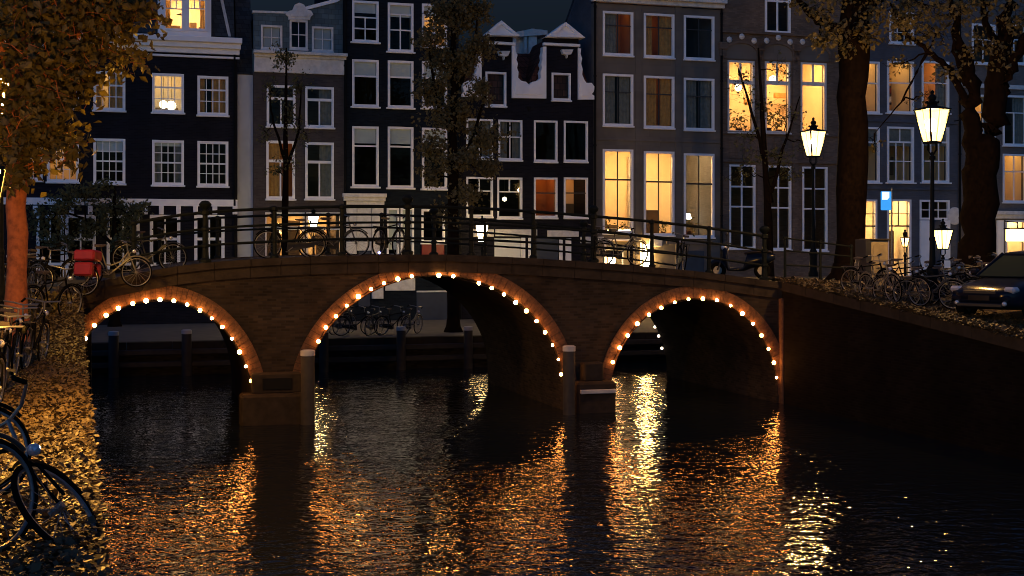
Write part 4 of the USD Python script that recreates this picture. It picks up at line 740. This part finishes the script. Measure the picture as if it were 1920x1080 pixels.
# ---------------------------------------------------------------- street lamps
def lantern(t, z, w, em, hf=1.0):
    w = w * .78; hf = hf * 1.25           # a crown lantern whose middle is at height z above the thing's base
    h = w * 1.05 * hf; wb = w * .52; a = PI / 4; c = lambda r: r / 2 / math.cos(PI / 4)
    obj('lantern_glass', MB().lathe([(c(wb) * .97, z - h / 2), (c(w) * .97, z + h / 2)], 0, 0, 0, 4, a), em, t)
    for kk in ('lantern', 'lantern_near'):
        if em is M[kk]: obj('flame', MB().ball((0, 0, z + .02), .11, 2, (1, 1, 1.5)), M['mantle' if kk == 'lantern' else 'mantle_near'], t, smooth=True)
    fr = MB()
    for k in range(4):
        q = a + k * PI / 2; fr.tube([(c(wb) * math.cos(q), c(wb) * math.sin(q), z - h / 2), (c(w) * math.cos(q), c(w) * math.sin(q), z + h / 2)], .024, 5)
        q2 = q + PI / 4; fr.tube([(wb * .485 * math.cos(q2), wb * .485 * math.sin(q2), z - h / 2), (w * .485 * math.cos(q2), w * .485 * math.sin(q2), z + h / 2)], .009, 4)
    fr.lathe([(c(wb) * 1.04, z - h / 2 - .05), (c(wb) * 1.04, z - h / 2)], 0, 0, 0, 4, a).lathe([(0, z - h / 2 - .051), (c(wb) * 1.04, z - h / 2 - .05)], 0, 0, 0, 4, a)
    for k in range(4):
        q = k * PI / 2; fr.tube([(.03 * math.cos(q), .03 * math.sin(q), z - h / 2 - .34), (wb * .45 * math.cos(q), wb * .45 * math.sin(q), z - h / 2 - .2), (wb * .42 * math.cos(q), wb * .42 * math.sin(q), z - h / 2 - .04)], .014, 5)
    obj('lantern_frame', fr, M['iron_green'], t)
    T = z + h / 2
    obj('lantern_roof', MB().lathe([(c(w) * .98, T), (c(w) * 1.1, T + .005), (c(w) * 1.1, T + .03), (c(w) * .7, T + .07 * w / .6), (c(w) * .3, T + .11 * w / .6), (c(w) * .28, T + .16 * w / .6), (c(w) * .4, T + .18 * w / .6), (.04, T + .26 * w / .6)], 0, 0, 0, 4, a), M['iron_green'], t)
    cr = MB().lathe([(.05, 0), (.09, .04), (.1, .1), (.06, .15), (.03, .17), (.05, .2), (.04, .24), (0, .27)], 0, 0, T + .23 * w / .6, 8)
    for k in range(6): q = k * PI / 3; cr.ball((c(w) * .5 * math.cos(q) * .75, c(w) * .5 * math.sin(q) * .75, T + .2 * w / .6), .03, 0)
    obj('crown', cr, M['iron_green'], t, smooth=40)
def street_lamp(label, x, y, D, w, em, gz, group='lit crown lanterns on posts', rot=.35, hf=1.0):
    P = at_depth(x, y, D); t = thing('street_lamp', label, 'street lamp', (P[0], P[1], gz), rot, group); z = P[2] - gz; b = z - w * .78 * 1.25 * .525 * hf - .34
    obj('post', MB().lathe([(.17, -.1), (.17, .12), (.13, .2), (.12, .7), (.14, .74), (.14, .82), (.075, .95), (.06, 1.5), (.075, 1.53), (.075, 1.58), (.055, 1.62), (.045, b - .12), (.075, b - .08), (.075, b - .02), (.04, b), (.04, b + .08)], 0, 0, 0, 10), M['iron_green'], t, smooth=40)
    lantern(t, z, w, em, hf); return t
street_lamp('tall bright crown lantern beside the parked bicycles on the right', 1748, 236, 31.0, .74, M['lantern_near'], bank_z(w2b(10.2, 31)[1]))
street_lamp('bright lantern half hiding the yellow-lit window, left of the thick tree', 1525, 270, 43.0, .78, M['lantern'], 3.26)
street_lamp('small lit lantern low behind the bicycles, below the tall lantern', 1768, 449, 52.0, .72, M['lantern_mid'], FZ)
street_lamp('glowing lamp in front of the lit shopfront beyond the bridge', 588, 418, 49.5, .46, M['lantern_far'], FZ)
street_lamp('glowing lamp beyond the bridge in front of the twin-gabled house', 904, 438, 54.8, .56, M['lantern_door'], FZ, hf=1.2)
street_lamp('small glowing lamp in front of the lit ground-floor window of the blue-grey house', 1697, 454, 54, .34, M['lantern_mid'], FZ)
street_lamp('amber street lamp cut by the left edge of the frame', -37, 372, 12.2, .52, M['lantern_gold'], 2.33)
street_lamp('amber lantern glimpsed through the golden leaves at the left edge', 1, 182, 23.5, .62, M['lantern_amber'], 2.55)
# lamp hung under the shop fascia at the right
P = at_depth(1908, 441, 62.5); s, t_ = w2b(P[0], P[1]); t = thing('hanging_lamp', 'bright lamp box hanging below the fascia at the right edge', 'lamp', (P[0], P[1], P[2]), YAW)
obj('shade', MB().tm(bevel_box(-.62, .62, -.25, .25, .3, .36, .01)).tube([(0, 0, .3), (0, 0, .62), (0, .9, .7)], .03, 6), M['iron'], t); obj('glass', MB().tm(bevel_box(-.55, .55, -.2, .2, -.3, .3, .03)), M['lantern_mid'], t)
P = at_depth(1827, 190, 62); t = thing('hanging_lamp', 'small warm wall lamp high between the forks of the right tree', 'lamp', P, YAW)
obj('glass', MB().ball((0, 0, 0), .17, 2, (1, 1, 1.3)), M['globe'], t, smooth=True); obj('bracket', MB().tube([(0, 0, -.9), (0, 0, -.2)], .04, 6).tube([(0, 0, -.8), (0, 1.6, -.8)], .03, 6), M['iron'], t)
# ---------------------------------------------------------------- bicycles
def wheel(t, x, paint):
    w = obj('wheel', MB().torus((x, 0, .34), .312, .014, 28, 5), M['chrome'], t, smooth=True)
    obj('tyre', MB().torus((x, 0, .34), .332, .018, 36, 6), M['rubber'], w, smooth=True)
    s = MB()
    for k in range(16): q = k * PI / 8; s.tube([(x + .02 * math.cos(q + 1.2), .02 * (-1) ** k, .34 + .02 * math.sin(q + 1.2)), (x + .308 * math.cos(q), 0, .34 + .308 * math.sin(q))], .0028, 3, cap=False)
    obj('spokes', s, M['chrome'], w); obj('hub', MB().tube([(x, -.05, .34), (x, .05, .34)], .025, 8), M['chrome'], w)
    obj('mudguard', MB().torus((x, 0, .34), .37, .017, 20, 5, (.25, 2.4) if x < 0 else (.7, 2.6), flat=1.0), M[paint], t, smooth=True)
def bicycle(label, loc, rotz, paint, lean=.12, kind='plain', group='bicycles parked around the bridge', steer=0.0):
    t = thing('bicycle', label, 'bicycle', loc, rotz, group, lean); wheel(t, .55, paint); wheel(t, -.52, paint)
    f = MB(); bb = (-.05, 0, .29); st = (-.2, 0, .78); ht = (.36, 0, .84); hb = (.41, 0, .66); ax = (-.52, 0, .34)
    f.tube([bb, st], .017, 6).tube([bb, hb], .019, 6).tube([ht, hb], .021, 6)
    f.tube([(-.12, 0, .52), (.0, 0, .5), (.2, 0, .58), (.37, 0, .8)] if kind == 'step' else [(-.19, 0, .73), (.36, 0, .8)], .017, 6)
    for s in (-.05, .05): f.tube([ax + np.array((0, s, 0)), bb], .011, 5).tube([ax + np.array((0, s, 0)), st], .011, 5).tube([(.55, s, .34), (.45, s, .6), (.42, 0, .68)], .011, 5)
    obj('frame', f, M[paint], t, smooth=40)
    obj('saddle', MB().tube([st, (-.22, 0, .92)], .013, 6).tm(trimesh.convex.convex_hull(np.array([(-.36, -.09, .93), (-.36, .09, .93), (-.36, -.08, .98), (-.36, .08, .98), (-.1, -.025, .95), (-.1, .025, .95), (-.1, -.02, .975), (-.1, .02, .975), (-.25, -.08, .92), (-.25, .08, .92)]))), M['leather'], t)
    obj('handlebar', MB().tube([ht, (.33, 0, 1.0)], .014, 6).tube([(.12, -.29, 1.0), (.24, -.27, 1.04), (.33, -.12, 1.02), (.34, 0, 1.0), (.33, .12, 1.02), (.24, .27, 1.04), (.12, .29, 1.0)], .013, 6), M['chrome'], t, smooth=40)
    obj('grip', MB().tube([(.22, -.277, 1.035), (.1, -.292, .995)], .019, 6), M['rubber'], t); obj('grip', MB().tube([(.22, .277, 1.035), (.1, .292, .995)], .019, 6), M['rubber'], t)
    obj('chain_guard', MB().tm(trimesh.convex.convex_hull(np.array([(x, y, z) for y in (.045, .075) for x, z in ((-.58, .3), (-.58, .4), (.08, .4), (.1, .2), (-.02, .19))]))), M['plastic_dark'], t)
    for k, (cz_, cx_) in enumerate(((.18, .08), (.4, -.18))):
        y_ = .1 if k == 0 else -.1; c_ = obj('crank', MB().tube([(-.05, y_, .29), (cx_, y_, cz_)], .011, 5), M['chrome'], t); obj('pedal', MB().box(cx_ - .045, cx_ + .045, min(y_, y_ * 1.9), max(y_, y_ * 1.9), cz_ - .012, cz_ + .012), M['plastic_dark'], c_)
    obj('rack', MB().tube([(-.25, -.06, .73), (-.78, -.06, .74), (-.78, .06, .74), (-.25, .06, .73)], .009, 5).tube([(-.72, -.06, .74), (-.53, -.06, .36)], .008, 5).tube([(-.72, .06, .74), (-.53, .06, .36)], .008, 5).tube([(-.5, -.06, .735), (-.5, .06, .735)], .008, 5), M['plastic_dark'], t)
    obj('headlight', MB().ball((.5, 0, .82), .045, 1), M['lamp_lens'], t, smooth=True)
    if steer:                               # the front wheel and bars turned about the steering head
        c, s_ = math.cos(steer), math.sin(steer)
        for q in Usd.PrimRange(t):
            if q.IsA(UsdGeom.Mesh):
                a = UsdGeom.Mesh(q).GetPointsAttr(); v = np.array(a.Get()); n = q.GetName()
                if n.startswith(('handlebar', 'grip', 'headlight')) or v[:, 0].min() > .15:
                    x, y = v[:, 0] - .42, v[:, 1].copy(); v[:, 0] = .42 + x * c - y * s_; v[:, 1] = x * s_ + y * c; a.Set(Vt.Vec3fArray.FromNumpy(v.astype(np.float32)))
                    if UsdGeom.Mesh(q).GetNormalsAttr().HasAuthoredValue(): q.RemoveProperty('normals')
    if kind == 'crate': obj('basket', MB().tm(bevel_box(.42, .8, -.2, .2, .88, 1.12, .02)), M['wicker'], t)
    if kind == 'redbag':
        obj('pannier', MB().tm(bevel_box(-.8, -.36, -.24, -.08, .42, .72, .04)).tm(bevel_box(-.8, -.36, .08, .24, .42, .72, .04)), M['red_paint'], t); obj('crate', MB().tm(bevel_box(-.82, -.32, -.2, .2, .76, 1.0, .04)), M['red_paint'], t)
    return t
def near(X, D): return (X, D, bank_z(w2b(X, D)[1]))
# foreground, left edge
bicycle('black bicycle in the left foreground, leaning far over with its front wheel showing', (-3.03, 7.25, 2.4), math.radians(35), 'frame_black', lean=-.9, steer=math.radians(35))
gy = bicycle('grey bicycle cut by the left edge beside the leaning black one', (-3.3, 7.0, 2.35), math.radians(60), 'frame_grey', lean=-.15)
bk = bicycle('black bicycle behind the two foreground bicycles, its bars at the left edge', (-4.22, 8.9, 2.33), math.radians(40), 'frame_black', lean=-.2)
# left end of the bridge
rb = bicycle('bicycle with red crate and red panniers at the left end of the bridge', (-9.95, 28.3, bank_z(-1.3)), math.radians(170), 'frame_black', kind='redbag', lean=.1)
cr = bicycle('bicycle with white step-through frame beside the red-crate one', (-9.1, 29.05, 3.3), math.radians(20), 'frame_cream', kind='step', lean=.1)
def onbridge(s, t, rot, src, label, lean=.1):
    x, y, _ = b2w(s, t); return copy_of(src, label, (x, y, float(ctop(np.clip(s, -.7, 18.9))) - .03 if s > -.5 else bank_z(t)), YAW + rot, lean=lean)
onbridge(1.55, .55, .15, gy, 'grey bicycle against the railing near the left end of the bridge')
onbridge(4.9, .5, PI, bk, 'black bicycle on the bridge in front of the lit shopfront', lean=-.12)
onbridge(6.0, .6, .1, gy, 'grey bicycle on the bridge just right of the glowing lamp', lean=.12)
bl = onbridge(7.4, .9, .9, bk, 'bicycle with a small blue light standing on the bridge crown')
x, y, z = at_depth(711, 474, 31.2); t = thing('bicycle_light', 'tiny blue light on the bridge', 'light', (x, y, z)); obj('lens', MB().ball((0, 0, 0), .032, 1), M['blue_led'], t); obj('housing', MB().tm(bevel_box(-.03, .03, .02, .06, -.05, .04, .01)), M['plastic_dark'], t)
onbridge(12.9, .7, 1.2, bk, 'black bicycle standing on the bridge right of the lit basement window')
onbridge(13.6, .6, .2, cr, 'cream bicycle against the railing below the first tall lit window')
onbridge(15.4, .7, 1.3, bk, 'black bicycle at the right part of the bridge below the third tall lit window')
for k, (X, D, rot, src, lab) in enumerate(((-11.0, 28.6, 2.6, bk, 'black bicycle left of the red-crate one'), (-10.4, 27.2, 2.2, bk, 'black bicycle in front of the red-crate one, at the street edge'), (-9.2, 21.0, 1.0, gy, 'grey bicycle against the orange-lit trunk'), (-8.7, 19.2, 1.1, bk, 'black bicycle near the left edge below the amber lamp'), (-10.9, 30.3, .4, bk, 'black bicycle behind the red-crate one'))):
    copy_of(src, lab, near(X, D), rot, lean=.1)
# right quay
for x, D, rot, src, lab in ((-34, 13.2, 1.75, bk, 'black bicycle close to the left edge, just beyond the foreground group'), (-6, 15.4, 1.85, bk, 'black bicycle below the orange trunk, second beyond the foreground group'), (14, 17.6, 1.8, bk, 'black bicycle at the street edge in front of the orange trunk'), (62, 19.8, 1.7, bk, 'black bicycle right of the foot of the orange trunk'), (16, 18.9, 1.6, bk, 'black bicycle tight against the left side of the orange trunk'), (92, 24.5, 1.2, bk, 'black bicycle beside the yellow shrub at the street edge')):
    copy_of(src, lab, near((x - 960) / 2400 * D, D), rot, lean=.1)
for X, D, rot, src, lab, lean in ((9.0, 32.2, -.9, bk, 'black bicycle in front of the cabinet, behind the pale one', .1), (9.9, 32.0, -.7, bk, 'black bicycle in the second row behind the broadside wheel', .1), (11.9, 31.6, -.6, bk, 'black bicycle just left of the car bonnet', .1), (12.3, 33.4, -.4, bk, 'black bicycle farthest behind the car bonnet', .1), (8.9, 30.9, -1.25, cr, 'cream-framed bicycle seen almost end-on beside the utility cabinet', .1), (9.25, 30.4, -1.0, bk, 'black bicycle second from the cabinet on the right quay', .08), (9.75, 29.9, -.62, gy, 'grey bicycle with its wheel broadside on the right quay', .1), (10.35, 30.3, -.5, bk, 'black bicycle below the tall lantern post', .1), (10.6, 31.6, -.8, cr, 'cream bicycle behind the lantern post', .1), (11.1, 31.2, -.4, bk, 'black bicycle between the lantern post and the car', .1), (11.5, 32.4, -.5, gy, 'grey bicycle behind the front of the car', .1)):
    copy_of(src, lab, near(X, D), rot, lean=lean)
# far quay, seen through the central arch
for k, (x, rot, src, lab) in enumerate(((665, .2, bk, 'bicycle at the left of the row on the far quay under the central arch'), (700, 1.0, gy, 'second bicycle of the row on the far quay under the central arch'), (735, .5, bk, 'third bicycle of the row on the far quay under the central arch'), (770, .9, cr, 'pale bicycle at the right of the row on the far quay under the central arch'), (640, .8, gy, 'bicycle on the far quay half hidden by the arch'))):
    D = 46.6 + .2 * k; copy_of(src, lab, ((x - 960) / 2400 * D, D, FZ), rot + YAW, lean=.1)
# ---------------------------------------------------------------- scooter
s, t_ = 17.2, .75; X, Y, _ = b2w(s, t_); sc = thing('motor_scooter', 'dark motor scooter parked at the right end of the bridge', 'scooter', (X, Y, zc(s) - .03), YAW + 2.5, lean=.08)
for x in (.62, -.6):
    w = obj('wheel', MB().torus((x, 0, .24), .17, .06, 18, 8), M['rubber'], sc, smooth=True); obj('rim', MB().tube([(x, -.05, .24), (x, .05, .24)], .12, 12), M['chrome'], w)
def loft(sec, n=10, p=2.6):              # sec: (x, half width, z bottom, z top) -> a smooth closed skin
    g = np.arange(4 * n) * 2 * PI / (4 * n); P = []
    for x, w, z0, z1 in sec:
        c, s_ = np.cos(g), np.sin(g); P.append(np.stack([np.full(4 * n, x), w * np.sign(c) * np.abs(c) ** (2 / p), (z0 + z1) / 2 + (z1 - z0) / 2 * np.sign(s_) * np.abs(s_) ** (2 / p)], -1))
    P = np.array(P); m = MB(); N = 4 * n; k = len(P); i, j = np.meshgrid(np.arange(k - 1), np.arange(N), indexing='ij')
    f = np.stack([i * N + j, (i + 1) * N + j, (i + 1) * N + (j + 1) % N, i * N + (j + 1) % N], -1).reshape(-1, 4)
    v = np.vstack([P.reshape(-1, 3), P[0].mean(0), P[-1].mean(0)]); tr = np.vstack([f[:, [0, 1, 2]], f[:, [0, 2, 3]], [(k * N, (x + 1) % N, x) for x in range(N)], [(k * N + 1, (k - 1) * N + x, (k - 1) * N + (x + 1) % N) for x in range(N)]])
    return m.add(v, tr[:, ::-1])
obj('body', loft([(-.95, .02, .55, .7), (-.8, .16, .45, .72), (-.5, .2, .36, .74), (-.2, .19, .26, .7), (-.1, .17, .22, .34), (.3, .16, .22, .3), (.36, .17, .24, .8), (.42, .15, .4, .9), (.5, .05, .5, .86)], 5), M['car_paint'], sc, smooth=50)
obj('seat', loft([(-.85, .1, .72, .78), (-.7, .15, .71, .82), (-.3, .15, .69, .8), (-.12, .1, .68, .74)], 4), M['leather'], sc, smooth=50)
obj('fork', MB().tube([(.62, -.08, .24), (.5, -.05, .6), (.42, 0, .95)], .025, 6).tube([(.62, .08, .24), (.5, .05, .6)], .025, 6), M['plastic_dark'], sc)
obj('handlebar', MB().tube([(.3, -.34, 1.0), (.4, -.1, 1.02), (.4, .1, 1.02), (.3, .34, 1.0)], .018, 6).tube([(.36, .22, 1.0), (.33, .3, 1.2)], .008, 5).ball((.33, .31, 1.22), .05, 1, (1, 1, 1)), M['plastic_dark'], sc)
obj('headlight', MB().ball((.46, 0, .88), .085, 2), M['lamp_lens'], sc, smooth=True); obj('mudguard', MB().torus((.62, 0, .24), .25, .07, 10, 5, (.3, 2.7), flat=1.1), M['car_paint'], sc, smooth=True)
# ---------------------------------------------------------------- car
cx, cy = 11.75, 28.9
car = thing('parked_car', 'dark blue car parked nose to the canal at the right edge', 'car', near(cx, cy), math.radians(216))
obj('body', loft([(2.02, .5, .42, .6), (1.95, .72, .3, .68), (1.75, .82, .22, .76), (1.2, .87, .2, .86), (.75, .88, .2, .93), (0, .89, .2, .95), (-1.2, .89, .2, .97), (-1.75, .86, .22, .97), (-2.0, .76, .32, .9), (-2.08, .55, .45, .75)], 8, 4.2), M['car_paint'], car, smooth=40)
obj('roof', loft([(.28, .56, 1.36, 1.42), (.1, .62, 1.38, 1.47), (-.5, .64, 1.38, 1.51), (-1.2, .62, 1.36, 1.47), (-1.5, .56, 1.32, 1.4)], 6, 4), M['car_paint'], car, smooth=40)
def quad(*p): return MB().add(p, [(0, 1, 2, 3)]).add(p, [(3, 2, 1, 0)])
def slab(p, th=.02):
    p = np.array(p, float); n = np.cross(p[1] - p[0], p[2] - p[0]); n /= np.linalg.norm(n); return trimesh.convex.convex_hull(np.vstack([p, p - n * th]))
obj('windscreen', MB().tm(slab([(.98, -.72, .93), (.98, .72, .93), (.24, .57, 1.41), (.24, -.57, 1.41)])), M['car_glass'], car)
obj('rear_window', MB().tm(slab([(-1.95, .66, .95), (-1.95, -.66, .95), (-1.48, -.56, 1.37), (-1.48, .56, 1.37)])), M['car_glass'], car)
for s in (-1, 1):
    obj('side_window', MB().tm(slab([(.9, s * .8, .95), (-.45, s * .82, .96), (-.45, s * .63, 1.42), (.22, s * .61, 1.4)][::s])), M['car_glass'], car)
    obj('side_window', MB().tm(slab([(-.52, s * .82, .96), (-1.8, s * .78, .97), (-1.4, s * .6, 1.37), (-.52, s * .63, 1.42)][::s])), M['car_glass'], car)
    for a_, b_, r_ in (((.97, s * .77, .93), (.24, s * .59, 1.43), .035), ((-.485, s * .83, .95), (-.485, s * .635, 1.44), .035), ((-1.9, s * .74, .95), (-1.46, s * .58, 1.4), .05)): obj('window_pillar', MB().tube([a_, b_], r_, 6), M['car_paint'], car)
    obj('headlight', MB().tm(bevel_box(1.72, 1.97, s * .66 - .14, s * .66 + .14, .58, .72, .05)), M['lamp_lens'], car); obj('fog_lamp', MB().ball((1.98, s * .58, .36), .055, 1), M['lamp_lens'], car, smooth=True)
    obj('mirror', MB().tm(bevel_box(.7, .84, s * .95 - .1, s * .95 + .1, .95, 1.09, .04)), M['car_paint'], car); obj('door_handle', MB().box(-.3, -.12, s * .89, s * .92, .8, .825), M['chrome'], car)
    for x in (1.28, -1.28):
        w = obj('wheel', MB().lathe([(.2, -.1), (.29, -.1), (.315, -.07), (.315, .07), (.29, .1), (.2, .1)], 0, 0, 0, 22).mesh().apply_transform(trimesh.transformations.rotation_matrix(PI / 2, [1, 0, 0])).apply_translation((x, s * .81, .315)), M['rubber'], car, smooth=40)
        rim = MB().lathe([(0, -.05), (.2, -.05), (.2, .05), (0, .05)], 0, 0, 0, 18)
        obj('rim', rim.mesh().apply_transform(trimesh.transformations.rotation_matrix(PI / 2, [1, 0, 0])).apply_translation((x, s * .83, .315)), M['chrome'], w)
        obj('wheel_arch', MB().torus((x, s * .885, .315), .36, .025, 12, 4, (0, PI)), M['plastic_dark'], w)
obj('grille', MB().tm(bevel_box(1.94, 2.03, -.4, .4, .56, .64, .015)).tm(bevel_box(1.97, 2.04, -.55, .55, .28, .36, .015)), M['plastic_dark'], car)
obj('number_plate', MB().tm(bevel_box(2.03, 2.05, -.26, .26, .42, .53, .004)), M['quay_stone'], car); obj('bumper', MB().tm(bevel_box(1.85, 2.02, -.72, .72, .4, .54, .04)), M['car_paint'], car)
# ---------------------------------------------------------------- cabinet, hoop, sign
P = at_depth(1640, 480, 33.5); g0 = bank_z(w2b(P[0], P[1])[1]); u = thing('utility_cabinet', 'tall grey utility cabinet with a dark side beside the thick tree', 'cabinet', (P[0], P[1], g0), .5)
H = P[2] + .45 - g0
obj('body', MB().tm(bevel_box(-.3, .3, -.2, .2, 0, H - .05, .015)), M['cabinet'], u); obj('door', MB().tm(bevel_box(-.24, .24, -.215, -.19, .12, H - .15, .006)), M['cabinet'], u); obj('lid', MB().tm(bevel_box(-.34, .34, -.24, .24, H - .05, H, .015)), M['quay_stone'], u); obj('side_panel', MB().tm(bevel_box(-.5, -.31, -.2, .2, 0, H - .02, .01)), M['plastic_dark'], u)
P = at_depth(1607, 500, 33); g0 = bank_z(w2b(P[0], P[1])[1]); u = thing('bicycle_hoop', 'thin metal hoop stand left of the utility cabinet', 'bike stand', (P[0], P[1], g0), 1.2)
obj('hoop', MB().tube([(-.35, 0, -.1), (-.35, 0, .75), (-.28, 0, .86), (.28, 0, .86), (.35, 0, .75), (.35, 0, -.1)], .025, 8), M['chrome'], u, smooth=40)
P = at_depth(1672, 376, 45); u = thing('street_sign', 'blue lit sign with a white mark on a thin pole', 'sign', (P[0], P[1], FZ), .25); z = P[2] - FZ
obj('pole', MB().tube([(0, 0, -.1), (0, 0, z + .45)], .03, 8), M['chrome'], u, smooth=40); obj('board', MB().tm(bevel_box(-.42, -.03, -.035, .035, z - .34, z + .32, .02)), M['sign_lit'], u)
obj('mark', MB().prism(Polygon([(-.4, z + .02), (-.2, z + .02), (-.12, z + .1), (-.12, z + .3), (-.4, z + .3)]), -.042, -.036), M['sign_white'], u)
